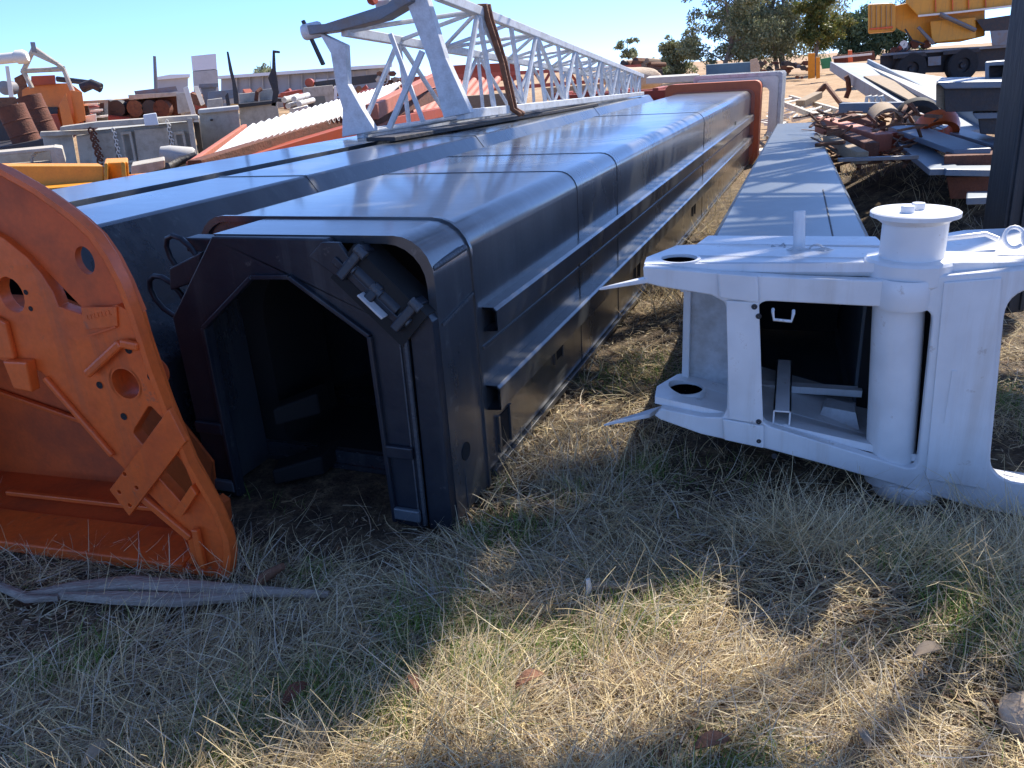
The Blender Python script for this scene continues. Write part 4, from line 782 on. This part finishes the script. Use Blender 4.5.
# A-frame, plank
tag(MB().bar(at(812, 99, 16), at(826, 85, 16), .08, .1).bar(at(826, 85, 16), at(841, 104, 15), .05, .08).build('angle_frame', 'rust2', bevel=.01), 'rusty A-shaped angle frame on the sandy ground', 'frame')
tag(MB().bar(at(800, 104, 14.5), at(818, 95, 15.5), .16, .12).build('timber_block', 'wood', bevel=.01), 'short pale timber block beside the ladder', 'timber')
tag(MB().path([at(846, 98, 16), at(849, 90, 16), at(848, 80, 16), at(846, 76, 16)], .05, 8).build('bent_bar', 'rust', smooth=40), 'dark bent bar standing up on the sandy ground', 'bar')
tag(MB().bar(at(840, 108, 10.5), at(908, 107, 10), .14, .12).build('grey_beam', 'bluesteel', bevel=.008), 'short horizontal grey beam above the scrap pipes', 'steel beam')
for k, x in enumerate((866, 872, 878)):
    tag(MB().path([at(x, 104, 11.5), at(x+1, 97, 11.5), at(x+4, 96, 11.5), at(x+6, 103, 11.5)], .025, 7).build('hoop', 'cream', smooth=40), ['left', 'middle', 'right'][k]+' white wire hoop of three above the grey beam', 'hoop', 'white wire hoops')
# big pipe, tyre, orange ring
mb = MB().lathe([(.13, 0), (.155, 0), (.155, .7), (.13, .7), (.13, 0)], at(888, 124, 8.6), (.35, 1, .05), 26); tag(mb.build('steel_pipe', 'wood', smooth=40), 'wide tan pipe with open dark mouth amid the scrap', 'pipe')
mb = MB().lathe([(.12, -.08), (.2, -.1), (.25, -.06), (.26, 0), (.25, .06), (.2, .1), (.12, .08), (.12, -.08)], at(916, 121, 9.2), (.3, 1, .25), 26); tag(mb.build('old_tyre', 'rubber', smooth=40), 'worn black tyre right of the tan pipe', 'tyre')
mb = MB().lathe([(.13, -.06), (.19, -.07), (.2, 0), (.19, .07), (.13, .06), (.13, -.06)], at(937, 128, 7.9), (.2, .8, .9), 22); tag(mb.build('orange_ring', 'orange', smooth=40), 'orange steel ring resting on the blue-grey planks', 'ring')
# red beams and rail
for k, (a_, b_, m_, wd, lb) in enumerate((((822, 124, 9), (884, 143, 7.6), 'salmon', .16, 'faded red beam pointing at the tan pipe'), ((846, 118, 10), (880, 128, 8.6), 'rust', .12, 'rusty beam behind the faded red one'), ((850, 146, 8), (918, 140, 8), 'redor', .2, 'dark red block beam under the tan pipe'), ((832, 132, 8.6), (872, 150, 7), 'rust', .12, 'brown rusty beam sloping beside the blue-grey boom'), ((828, 140, 8), (862, 158, 6.6), 'wood', .1, 'pale timber sloping below the rusty beam'))):
    tag(MB().bar(at(*a_), at(*b_), wd, wd).build('steel_beam' if m_ != 'wood' else 'timber', m_, bevel=.008), lb, 'steel beam' if m_ != 'wood' else 'timber', 'scrap beams beside the blue-grey boom')
tag(MB().bar(at(838, 160, 6.6), at(918, 157, 6.5), .05, .03).build('thin_rail', 'steel', bevel=.004), 'thin grey rail lying level in front of the scrap', 'rail')
# many small scraps (a tangle)
jk = MB()
for k in range(170):
    x = random.uniform(815, 935); y = random.uniform(112, 165); Y = random.uniform(7, 10.5); p = at(x, y, Y)
    if p.z < .02: p.z = .03
    d = Vector((random.uniform(-.3, .3), random.uniform(-.3, .3), random.uniform(-.1, .12))); q = p+d; q.z = max(.03, q.z)
    if random.random() < .5: jk.bar(p, q, random.uniform(.01, .05), random.uniform(.005, .03))
    else: jk.tube(p, q, random.uniform(.006, .018), n=6)
kind(tag(jk.build('scrap_tangle', 'rust2'), 'tangle of small rusty scrap pieces beside the blue-grey boom', 'scrap'), 'stuff')
jk = MB()
for k in range(110):
    x = random.uniform(765, 860); y = random.uniform(98, 125); Y = random.uniform(11, 20); p = at(x, y, Y); p.z = max(.03, min(p.z, .4)); q = p+Vector((random.uniform(-.4, .4), random.uniform(-.3, .3), random.uniform(-.1, .12))); q.z = max(.03, q.z)
    jk.bar(p, q, random.uniform(.03, .12), random.uniform(.01, .06))
kind(tag(jk.build('timber_offcuts', 'cream'), 'scattered pale offcuts around the ladder on the sand', 'scrap'), 'stuff')
# planks and box stack
def plank(name, a_, b_, wd, th, mat, lb, group='blue-grey planks on the right scrap stack'):
    return tag(MB().bar(at(*a_), at(*b_), wd, th).build(name, mat, bevel=.006), lb, 'plank', group)
plank('steel_plank', (903, 128, 8.2), (972, 152, 6.4), .28, .05, 'bluesteel', 'upper blue-grey steel plank sloping down to the right')
plank('steel_plank', (908, 144, 7.8), (945, 172, 6.1), .22, .05, 'bluesteel', 'lower left blue-grey steel plank sloping steeply')
plank('steel_plank', (938, 128, 8.6), (1010, 148, 6.6), .2, .05, 'bluesteel', 'blue-grey steel plank behind the orange ring, running to the post')
plank('steel_plank', (940, 170, 6.2), (1000, 171, 6.1), .3, .05, 'bluesteel', 'level blue-grey steel plank at the front of the stack')
bx('rusty_box', [(944, 156), (1004, 154), (1004, 166), (944, 168)], 6.3, .8, 'rust', 'rusty red-brown box section between two blue-grey planks', 'steel box')
bx('rusty_box', [(946, 177), (1004, 176), (1004, 199), (950, 199)], 6.25, .8, 'rust', 'lowest rusty red-brown box under the level plank', 'steel box')
bx('grey_bar', [(966, 198), (994, 197), (994, 204), (966, 205)], 5.7, .3, 'bluesteel', 'short grey bar lying at the foot of the dark post', 'bar')
t = T('black_beam', 'heavy black box beam with blue-grey top on the right stack', 'steel beam', [(944, 88), (1010, 88), (1010, 111), (945, 112)], 6.8, .9, 'dark', 'body')
bx('end_face', [(936, 84), (945, 88), (945, 111), (936, 106)], 6.85, .8, 'wood', parent=t)
bx('top_plate', [(936, 82), (1010, 81), (1010, 88), (945, 89)], 6.75, 1., 'bluesteel', parent=t)
t = T('black_beam', 'smaller black box beam below the heavy one, by the post', 'steel beam', [(978, 118), (1010, 117), (1010, 135), (980, 134)], 6.9, .8, 'dark', 'body')
bx('top_plate', [(972, 113), (1010, 112), (1010, 118), (976, 119)], 6.85, .9, 'bluesteel', parent=t)
t = T('window_frame', 'small pale framed opening resting above the black beam', 'frame', [(985, 62), (1012, 60), (1012, 80), (985, 81)], 7.2, .3, 'bluesteel', 'frame', holes=([(989, 66), (1010, 65), (1010, 77), (989, 78)],))
bx('panel', [(989, 66), (1010, 65), (1010, 77), (989, 78)], 7.35, .03, 'dark', parent=t)
# dark leaning post
t = thing('dark_post', 'tall dark grooved steel post at the right edge', 'post', at(1005, 262, 4.6))
b0_, b1_ = at(1009, 245, 4.6), at(1050, -60, 4.6)
MB().bar(b0_-Vector((0, 0, .4)), b1_, .21, .2).build('shaft', 'postm', t, world=True, bevel=.01)
for dx in (-.07, 0, .07): MB().bar(b0_+Vector((dx, -.11, -.38)), b1_+Vector((dx, -.11, 0)), .018, .02).build('groove_rib', 'postm', t, world=True, bevel=.003)

# ------------------------------------------------------------------ yellow mobile crane
cr = pxthing('mobile_crane', 'big yellow mobile crane with black chassis parked at upper right', 'mobile crane', 950, 76, 38)
bx('counterweight', [(868, 6), (868, 4), (893, 3), (896, 6), (896, 29), (893, 31), (868, 33)], 37, 2.6, 'craney', parent=cr, bevel=.04)
bx('counterweight_rib', [(870, 28), (893, 26), (893, 28), (870, 30)], 36.9, .2, 'orange', parent=cr)
bx('deck_body', [(893, 6), (920, 0), (985, -6), (985, 36), (960, 42), (915, 45), (908, 34), (896, 28)], 37.3, 2.2, 'craney', parent=cr, bevel=.04)
bx('boom', [(905, 2), (912, -14), (1100, -40), (1100, -8), (1020, 5), (960, 12), (918, 16)], 36.6, 1.2, 'craney', parent=cr, bevel=.05)
bx('boom_edge', [(918, 15), (960, 11), (1020, 4), (1100, -9), (1100, -7.5), (1020, 6), (960, 13), (918, 17)], 36.4, .15, 'cream', parent=cr)
bx('side_cabinet', [(930, 21), (976, 17), (976, 38), (932, 43)], 36.8, .6, 'craney', parent=cr, bevel=.05)
bx('engine_cover', [(976, 20), (1018, 14), (1018, 30), (984, 31)], 36.7, 1.2, 'dark', parent=cr)
bx('cab_step', [(990, 31), (1018, 29), (1018, 44), (992, 46)], 36.7, 1., 'steel', parent=cr)
bx('chassis', [(880, 56), (900, 51), (1030, 44), (1030, 70), (880, 74)], 37.2, 2.3, 'dark', parent=cr, bevel=.03)
bx('chassis_rail', [(882, 53.5), (1030, 43), (1030, 46), (882, 56)], 36.8, .2, 'steel', parent=cr)
for k in range(5): bx('panel_seam', [(871+k*5, 5.5), (871.6+k*5, 5.5), (871.6+k*5, 30), (871+k*5, 30)], 36.95, .1, 'wood', parent=cr, bevel=0)
for x, y in ((935, 12), (952, 10.5), (968, 9), (985, 7.2)): bx('boom_rib', [(x, -2), (x+1, -2), (x+1.4, y), (x+.4, y)], 36.5, .1, 'orange', parent=cr, bevel=0)
MB().tube(at(918, 27, 36.9), at(934, 44, 36.7), .07, n=8).tube(at(940, 14, 36.4), at(975, 30, 36.6), .09, n=8).build('hydraulic_ram', 'steel', cr, world=True, smooth=40)
MB().path([at(896, 3, 37), at(896, -3, 37), at(920, -5, 37), at(920, 0, 37)], .03, 6).path([at(905, 29, 37), at(912, 40, 36.8), at(925, 44, 36.7)], .035, 6).build('handrail', 'dark', cr, world=True, smooth=40)
bx('mudguard', [(893, 55), (925, 52), (927, 56), (893, 59)], 36.7, .7, 'dark', parent=cr)
bx('mudguard', [(943, 51), (979, 48), (981, 52), (943, 55)], 36.7, .7, 'dark', parent=cr)
bx('tool_box', [(928, 57), (941, 56), (941, 65), (928, 66)], 36.7, .5, 'steel', parent=cr)
for k in range(12):
    x = random.uniform(885, 935); y = 48-(x-885)*.06+random.uniform(-5, 4); MB().tube(at(x, y, 37.5), at(x+random.uniform(-5, 5), y+random.uniform(-3, 3), 37.2), random.uniform(.08, .22), n=8).build('deck_gear', random.choice(['rust', 'dark', 'redor', 'steel', 'cream']), cr, world=True, smooth=40)
for x, y, r in ((909, 69, .68), (960, 65, .68), (1036, 60, .68)):
    wv = MB().lathe([(.3, -.2), (r*.9, -.22), (r, -.15), (r, .15), (r*.9, .22), (.3, .2), (.3, -.2)], at(x, y, 37.0)+Vector((0, -.1, 0)), (0, 1, 0), 36).build('wheel', 'rubber', cr, world=True, smooth=35)
    MB().lathe([(.001, -.12), (.12, -.16), (.14, -.05), (.3, -.05), (.34, -.2), (.36, -.2), (.36, .1)], at(x, y, 37.0)+Vector((0, -.1, 0)), (0, 1, 0), 30).build('rim', 'dark', wv, world=True, smooth=35)

# ------------------------------------------------------------------ trees
def split(cen, rad, rs, k=6, f=.55):
    c2 = []; r2 = []
    for c, r in zip(cen, rad):
        for i in range(k):
            d = Vector((rs.gauss(0, 1), rs.gauss(0, 1), rs.gauss(0, .7))); d = d.normalized()*r*rs.uniform(.3, 1.15); c2.append(tuple(Vector(c)+d)); r2.append(r*f*rs.uniform(.6, 1.5))
    return c2, r2
def leaf_mesh(centers, radii, counts, size, cols, name, mat, parent=None, squash=.75, elong=2.2, origin=Vector((0, 0, 0))):
    V = []; Tn = []
    for c, r, n in zip(centers, radii, counts):
        d = rng.normal(size=(n, 3)); d /= np.linalg.norm(d, axis=1)[:, None]; rr = r*rng.random(n)**.45; p = np.array(c)+d*rr[:, None]*np.array([1, 1, squash])
        a_ = rng.normal(size=(n, 3)); a_[:, 2] -= .4; a_ /= np.linalg.norm(a_, axis=1)[:, None]; b_ = np.cross(a_, rng.normal(size=(n, 3))); b_ /= np.linalg.norm(b_, axis=1)[:, None]
        s_ = size*(.6+.8*rng.random(n))[:, None]; L = a_*s_*elong*.5; Wd = b_*s_*.5
        q = np.stack([p-L, p+Wd*.9, p+L, p-Wd*.9], 1); V.append(q)
        cc = np.array(cols)[rng.integers(0, len(cols), n)]*(.7+.6*rng.random(n))[:, None]; Tn.append(np.repeat(cc[:, None, :], 4, 1))
    V = np.concatenate(V).reshape(-1, 3)-np.array(origin); Tn = np.concatenate(Tn).reshape(-1, 3)
    return raw(name, V, 4, Tn, mat, parent, origin if parent is None else Vector((0, 0, 0)))
def raw(name, V, k, tone, mat, parent=None, loc=(0, 0, 0), faces=None):
    me = bpy.data.meshes.new(name); nv = len(V)
    if faces is None: faces = np.arange(nv).reshape(-1, k)
    nf = len(faces); me.vertices.add(nv); me.vertices.foreach_set('co', V.astype(np.float32).ravel()); me.loops.add(nf*4); me.loops.foreach_set('vertex_index', faces.astype(np.int32).ravel())
    me.polygons.add(nf); me.polygons.foreach_set('loop_start', np.arange(0, nf*4, 4, dtype=np.int32)); me.update(calc_edges=True)
    at_ = me.color_attributes.new('tone', 'FLOAT_COLOR', 'POINT'); at_.data.foreach_set('color', np.concatenate([tone, np.ones((nv, 1))], 1).astype(np.float32).ravel())
    me.materials.append(M[mat]); me.validate(); o = bpy.data.objects.new(name, me); C.objects.link(o); o.location = loc
    if parent is not None: o.parent = parent
    return o
GUM = [(.24, .27, .15), (.3, .32, .19), (.18, .21, .11), (.34, .34, .2)]
def tree(base, h, spread, trunks, nl, leafsz, label, bare=.35, clump=1., group=None, cols=GUM, seed=1, lower=.25, ncl=26, name='gum_tree'):
    rs = random.Random(seed); t = thing(name, label, 'tree', base, 0, group); tr = MB(); cen = []; rad = []
    tips = []
    for k in range(trunks):
        an = rs.uniform(0, 6.28); r0 = .035*h*(.8 if trunks > 1 else 1.1)*.6; p = Vector((math.cos(an), math.sin(an), 0))*(.0 if trunks == 1 else .05*h); pts = [p]
        for i in range(6): p = p+Vector((rs.uniform(-.05, .05)*h+math.cos(an)*.02*h*(trunks > 1), rs.uniform(-.05, .05)*h, h*.14)); pts.append(p)
        tr.path(pts, [r0*(1-i*.13) for i in range(7)], 8)
        for j in range(max(3, ncl//trunks)):
            i = rs.randint(1 if lower < .3 else 2, 6); q = pts[i]; an2 = rs.uniform(0, 6.28); L = spread*rs.uniform(.35, 1.)*(1-.35*abs(i/6-.5)); e_ = q+Vector((math.cos(an2)*L, math.sin(an2)*L, h*rs.uniform(.02, .2)))
            if e_.z > h: e_.z = h*rs.uniform(.85, 1.0)
            md = q.lerp(e_, .5)+Vector((0, 0, h*.03)); tr.path([q, md, e_], [r0*.3, r0*.2, r0*.06], 5); tips.append(e_)
            cen.append(tuple(e_)); rad.append(spread*.36*clump*rs.uniform(.6, 1.3)); 
            if rs.random() < .6: cen.append(tuple(md)); rad.append(spread*.3*clump*rs.uniform(.6, 1.2))
    tr.build('trunk', 'trunk', t, smooth=60); cen, rad = split(cen, rad, rs); s_ = sum(r**2 for r in rad); leaf_mesh(cen, rad, [max(4, int(nl*r**2/s_)) for r in rad], leafsz, cols, 'crown', 'leaf', t); return t
def gb(x, Y): p = at(x, 60, Y); return Vector((p.x, Y, 0))
tree(gb(781, 66), 11, 3.6, 3, 30000, .12, 'tall dense gum tree with several trunks, right of the tall airy one', seed=4, ncl=44, clump=1.15, lower=.2)
tree(gb(755, 70), 10, 3.0, 2, 15000, .12, 'bushy gum tree between the dense tree and the airy tree', seed=9, ncl=26, clump=1.1)
tree(gb(724, 62), 9, 3.4, 1, 15000, .11, 'tall airy gum tree with visible limbs at the left of the group', seed=13, ncl=20, clump=.85)
tree(gb(812, 60), 7.5, 1.8, 2, 12000, .11, 'yellow-green gum tree at the right side of the group', seed=21, ncl=16, clump=1.1, cols=[(.16, .17, .04), (.1, .13, .04), (.2, .18, .05)])
tree(gb(676, 80), 3.6, 2.2, 2, 9000, .14, 'small rounded tree left of the airy gum tree', seed=5, ncl=12, clump=1.1)
tree(gb(627, 90), 4.3, 1.6, 1, 3000, .15, 'small grey-green tree behind the log pile', seed=8, ncl=8)
tree(gb(271, 80), 4.6, 1.5, 1, 1500, .15, 'sparse small tree behind the roof of the long building', seed=3, ncl=8)
for k, x in enumerate((838, 850, 862, 874, 886, 898)):
    tree(gb(x, 120), 5.2+1.5*random.random(), 2.6, 1, 2500, .24, ['leftmost', 'second', 'third', 'fourth', 'fifth', 'rightmost'][k]+' of the hazy green trees on the horizon left of the crane' if k in (0, 5) else ['', 'second', 'third', 'fourth', 'fifth'][k]+' hazy green tree from the left on the horizon', seed=30+k, ncl=8, clump=1.6, group='trees on the right horizon', cols=[(.1, .15, .08), (.12, .17, .09)], name='horizon_tree')
p = gb(3, 13.2); sh_ = leaf_mesh([(p.x, 13.2, .25), (p.x-.25, 13.1, .3), (p.x+.12, 13.0, .15)], [.22, .25, .18], [260, 300, 160], .05, [(.12, .2, .03), (.2, .26, .05)], 'green_shrub', 'leaf', None, origin=Vector((p.x, 13.1, 0))); tag(sh_, 'bright green shrub at the left edge below the rusty barrels', 'shrub')
# shade tree outside the right edge whose crown dapples the foreground
def over(gx, gy, h, z=0.): return (gx+sd.x/sd.z*(h-z), gy+sd.y/sd.z*(h-z), h)
def shade_tree(bx_, by_, clumps, label, dens=1.):
    o_ = Vector((bx_, by_, 0)); t = thing('gum_tree', label, 'tree', o_); tr = MB()
    tr.path([(0, 0, 0), (.1, 0, 1.5), (-.1, .1, 3.2), (-.4, .2, 5), (-.9, .3, 7)], [.24, .2, .17, .13, .06], 12)
    cen = []; rad = []
    for tgt, r in clumps:
        e_ = Vector(tgt)-o_; cen.append(tuple(e_)); rad.append(r)
        b_ = Vector((-.4, .2, 4.6)); tr.path([b_, b_.lerp(e_, .5)+Vector((0, 0, .3)), e_], [.07, .04, .012], 6)
    tr.build('trunk', 'trunk', t, smooth=60); leaf_mesh(cen, rad, [int(dens*5200*r*r+200*r) for r in rad], .075, GUM, 'crown', 'leaf', t, elong=3.2)
rs = random.Random(5); near_c = []; far_c = []
for x, y in ((200, 208), (395, 165), (215, 200), (380, 160), (222, 207), (235, 212), (215, 190)):  # crown clumps added along the sun ray to block glints on the second boom
    for zz in (.8, 1.04): g_ = gpt(x, y, zz); near_c.append((over(g_.x, g_.y, 5.2+zz*.3, zz), .34))
for gx, gy, r in ((-.65, 2.05, .34), (-.95, 2.2, .3), (-1.3, 2.0, .36), (-.62, 1.75, .26), (-1.1, 1.7, .34), (-.35, 2.35, .2), (-1.6, 1.7, .34), (.1, 1.22, .16), (.42, 1.18, .16), (.2, 1.0, .3), (.5, .95, .25), (-.3, 1.15, .2)):
    near_c.append((over(gx, gy, rs.uniform(4.6, 5.6)), r))
for x, y, z, r_ in ((-1.6, 3.4, .9, .34), (-1.9, 3.6, 1.0, .3), (-1.25, 2.55, 1.0, .32), (-1.5, 2.6, 1.25, .3), (-1.1, 2.6, .5, .25), (-1.7, 2.9, 1.0, .3), (-1.45, 3.0, .9, .28), (-1.2, 3.3, 1.0, .28), (-1.0, 3.7, 1.0, .26), (-2.0, 3.2, 1.1, .3), (-1.9, 2.6, 1.3, .3)):  # clumps added to shade the back of the orange collar and nearby booms
    near_c.append((over(x, y, 5.2, z), r_))
for k in range(10):
    w_ = .2+k*.5; u_ = -.15-rs.random()*1.6; x = BO.x+u_*.9235+w_*.3836; y = BO.y-u_*.3836+w_*.9235; far_c.append((over(x, y, rs.uniform(5, 6.4), 1.05), rs.uniform(.28, .42)))
for w_, u_ in ((.3, .0), (1.0, -.1), (1.7, .05), (2.6, -.1), (.2, -.7), (.6, -1.3), (1.4, -1.5), (2.2, -1.4)):
    x = BO.x+u_*.9235+w_*.3836; y = BO.y-u_*.3836+w_*.9235; far_c.append((over(x, y, rs.uniform(5, 6), 1.0), .36))
for w_, u_ in ((1.5, -.5), (2.9, -.3), (4.3, -.55), (5.4, -.3)):
    x = HO.x+u_*.939+w_*.343; y = HO.y-u_*.343+w_*.939; far_c.append((over(x, y, rs.uniform(5, 6), .85), .22))
shade_tree(6.6, 6.2, near_c, 'tall gum tree standing just outside the right edge, shading the foreground grass')
shade_tree(8.6, 11.5, far_c, 'tall gum tree farther back outside the right edge, shading the black booms', .7)

# ------------------------------------------------------------------ grass and litter (stuff)
def blades(n, xy, L, lean, wid, tone, name, label, z0=0., curl=.6, seg=4):
    az = np.array([noise.noise((x*1.1, y*1.1, 31.))*7+noise.noise((x*3.1, y*3.1, 5.))*2.5 for x, y in xy])+rng.normal(size=n)*.75+np.pi*(rng.random(n) < .3); K = seg+1
    s_ = np.linspace(0, 1, K)[None, :]; ang = lean[:, None]+curl*(rng.random(n)[:, None]-.3)*s_*1.3
    ang = np.clip(ang, 0, 1.75); dz = np.cos(ang)*L[:, None]/seg; dr = np.sin(ang)*L[:, None]/seg
    z = np.cumsum(np.concatenate([np.zeros((n, 1)), dz[:, 1:]], 1), 1); r = np.cumsum(np.concatenate([np.zeros((n, 1)), dr[:, 1:]], 1), 1)
    az2 = az[:, None]+(rng.random(n)[:, None]-.5)*1.2*s_
    base = np.array([gz(x, y) for x, y in xy])
    X = xy[:, 0:1]+r*np.cos(az2); Y = xy[:, 1:2]+r*np.sin(az2); Z = np.maximum(base[:, None]+z+z0[:, None] if hasattr(z0, '__len__') else base[:, None]+z, base[:, None]-.0)
    P_ = np.stack([X, Y, Z], -1); sa = rng.random(n)*2*np.pi; sv = np.stack([np.cos(sa), np.sin(sa), .3*np.ones(n)], -1)[:, None, :]*(wid[:, None]*(1-.75*s_))[..., None]*.5
    V = np.stack([P_-sv, P_+sv], 2).reshape(n*K*2, 3); b0 = (np.arange(n)*K*2)[:, None]; i = np.arange(seg)*2
    f = np.stack([b0+i, b0+i+1, b0+i+3, b0+i+2], -1).reshape(-1, 4)
    tn = np.repeat(tone, K*2, 0); o = raw(name, V, 4, tn, 'grass', faces=f); o['label'] = label; kind(o, 'stuff'); o['category'] = 'grass'; return o
def inside(fr_, x, y, x0, x1, y0, y1):
    o_, a_ = fr_; a_ = math.radians(a_); dx = x-o_.x; dy = y-o_.y; u = dx*math.cos(a_)-dy*math.sin(a_); v = dx*math.sin(a_)+dy*math.cos(a_); return (u > x0) & (u < x1) & (v > y0) & (v < y1)
BR = [gpt(*p) for p in ((25, 600), (130, 592), (250, 599), (330, 599))]; BR2 = [gpt(*p) for p in ((60, 600), (180, 606), (250, 604))]
def branch_near(x, y):
    m = np.zeros(x.shape, bool)
    for L in (BR, BR2):
        for a_, b_ in zip(L[:-1], L[1:]):
            dx, dy = b_.x-a_.x, b_.y-a_.y; t = np.clip(((x-a_.x)*dx+(y-a_.y)*dy)/(dx*dx+dy*dy), 0, 1); m |= np.hypot(x-a_.x-t*dx, y-a_.y-t*dy) < .045
    m |= inside((BO, BA), x, y, -1.0, .0, -.3, .06)
    return m & (rng.random(x.shape) < .9)
def sample(n, rmin, rmax, amin=-42, amax=44):
    out = np.zeros((0, 2))
    while len(out) < n:
        r = rmin*(rmax/rmin)**rng.random(n); a_ = np.radians(amin+(amax-amin)*rng.random(n)); x = r*np.sin(a_); y = r*np.cos(a_)
        bad = inside((BO, BA), x, y, -1.12, .10, .05, 12) | inside((BO, BA), x, y, -3.2, -1.1, -.35, 12) | inside((HO, HA), x, y, -.78, -.14, .3, 9) | inside((OO, OA), x, y, -1.3, -.12, .0, .5) | branch_near(x, y) | (inside((HO, HA), x, y, -.9, .8, -.16, .6) & (rng.random(x.shape) < .75))
        out = np.concatenate([out, np.stack([x, y], 1)[~bad]])
    return out[:n]
def patch(xy, sc, off): return np.array([noise.noise((x*sc, y*sc, off)) for x, y in xy])
STR = np.array([(.74, .60, .34), (.64, .50, .28), (.80, .70, .47), (.55, .44, .29), (.64, .57, .46), (.38, .28, .19)])
n = 70000; xy = sample(n, 1.0, 5.6); n = len(xy)
blades(n, xy, .015+.06*rng.random(n)**1.5, 1.3+.35*rng.random(n), .0025+.0035*rng.random(n), STR[rng.integers(0, 6, n)]*(.5+.6*rng.random(n))[:, None], 'broken_straw', 'short broken straw matted flat on the ground', z0=.012+.03*rng.random(n)**2, seg=2)
n = 90000; xy = sample(n, 1.0, 5.4); pn = patch(xy, 1.6, 4.)*.9+patch(xy, 7., 14.)*.9; keep = rng.random(n) < np.clip(.55+pn*1.5, .06, 1); xy = xy[keep]; n = len(xy)
blades(n, xy, .05+.15*rng.random(n), 1.05+.5*rng.random(n), .0020+.0034*rng.random(n), STR[rng.integers(0, 6, n)]*(.65+.6*rng.random(n))[:, None], 'dry_grass', 'tangled straw-coloured dry grass lying over the ground', z0=.045*rng.random(n)**1.5)
n = 16000; xy = sample(n, 1.0, 6.0); pn = patch(xy, 1.5, 9.)+.6*patch(xy, 8., 3.); keep = rng.random(n) < np.clip(pn*3+.1, .01, 1); xy = xy[keep]; n = len(xy)
blades(n, xy, .08+.17*rng.random(n)**1.5, .25+.8*rng.random(n), .0020+.003*rng.random(n), STR[rng.integers(0, 5, n)]*(.8+.5*rng.random(n))[:, None], 'standing_straw', 'taller standing stalks of dry grass', z0=.01*rng.random(n))
# tussocks on the mounds below the white head
cen = [(1.3, 2.02), (1.05, 2.15), (1.5, 1.85), (.9, 2.3), (1.7, 2.1), (1.45, 1.55), (-.2, 1.55), (-.5, 1.4), (.1, 1.2)]
xy = np.concatenate([np.array(c)+rng.normal(size=(520, 2))*.10 for c in cen]); n = len(xy)
blades(n, xy, .12+.16*rng.random(n), .5+.8*rng.random(n), .0018+.0024*rng.random(n), STR[rng.integers(0, 4, n)]*(.8+.45*rng.random(n))[:, None], 'straw_tussocks', 'thick tussocks of long bleached straw', z0=.02*rng.random(n))
n = 420; xy = sample(n, 1.0, 4.5); n = len(xy)
blades(n, xy, .14+.2*rng.random(n), .5+.9*rng.random(n), .0025+.002*rng.random(n), STR[rng.integers(0, 5, n)]*(1.0+.4*rng.random(n))[:, None], 'long_stalks', 'single long bleached grass stalks arching over the lawn', z0=.02*rng.random(n), curl=1.0, seg=6)
GR = np.array([(.15, .28, .05), (.22, .36, .08), (.10, .2, .04), (.32, .40, .12)])
n = 80000; xy = sample(n, 1.0, 4.5); pn = patch(xy, 1.9, 17.)+.35*patch(xy, 6., 2.); keep = rng.random(n) < np.clip((pn-.22)*3.5, 0.008, 1)
for c, s_ in (((-.05, 2.5), .15), ((-.62, 1.72), .13), ((.1, 1.85), .13), ((-.15, 1.75), .1), ((.33, 1.95), .14), ((-.4, 1.6), .12), ((.5, 2.05), .1), ((-.75, 2.3), .07)): keep |= (((xy-np.array(c))**2).sum(1) < s_**2*(.3+rng.random(n)*1.2))
xy = xy[keep]; n = len(xy)
blades(n, xy, 0.03+.08*rng.random(n), .2+.8*rng.random(n), .0022+.0022*rng.random(n), GR[rng.integers(0, 4, n)]*(.7+.6*rng.random(n))[:, None], 'green_grass', 'fresh green grass growing through the straw', z0=.01*rng.random(n), seg=3)
n = 26000; xy = sample(n, 4.8, 15., -30, 46); pn = patch(xy, .8, 3.); keep = rng.random(n) < np.clip(.4+pn*1.5, .03, 1); xy = xy[keep]; n = len(xy)
blades(n, xy, .10+.25*rng.random(n), .3+.9*rng.random(n), .004+.005*rng.random(n), STR[rng.integers(0, 6, n)]*(.45+.5*rng.random(n))[:, None], 'rough_weeds', 'rough brown weeds around the scrap', z0=.01*rng.random(n), seg=3)
# leaf litter and bark chips
n = 9000; xy = sample(n, 1.0, 6.5); L = .008+.022*rng.random(n)**2; az = rng.random(n)*6.28; base = np.array([gz(x, y) for x, y in xy])+.004+.02*rng.random(n)
dx = np.stack([np.cos(az), np.sin(az), .4*(rng.random(n)-.5)], 1)*L[:, None]; dy = np.stack([-np.sin(az), np.cos(az), .6*(rng.random(n)-.5)], 1)*L[:, None]*.35
c = np.concatenate([xy, base[:, None]], 1); V = np.stack([c-dx, c+dy, c+dx, c-dy], 1).reshape(-1, 3)
LT = np.array([(.2, .11, .06), (.12, .07, .045), (.3, .2, .12), (.42, .33, .23), (.1, .075, .06)]); tn = np.repeat(LT[rng.integers(0, 5, n)]*(.7+.6*rng.random(n))[:, None], 4, 0)
o = raw('leaf_litter', V, 4, tn, 'litter'); o['label'] = 'fallen gum leaves and bark chips scattered under the grass'; o['category'] = 'leaf litter'; kind(o, 'stuff')
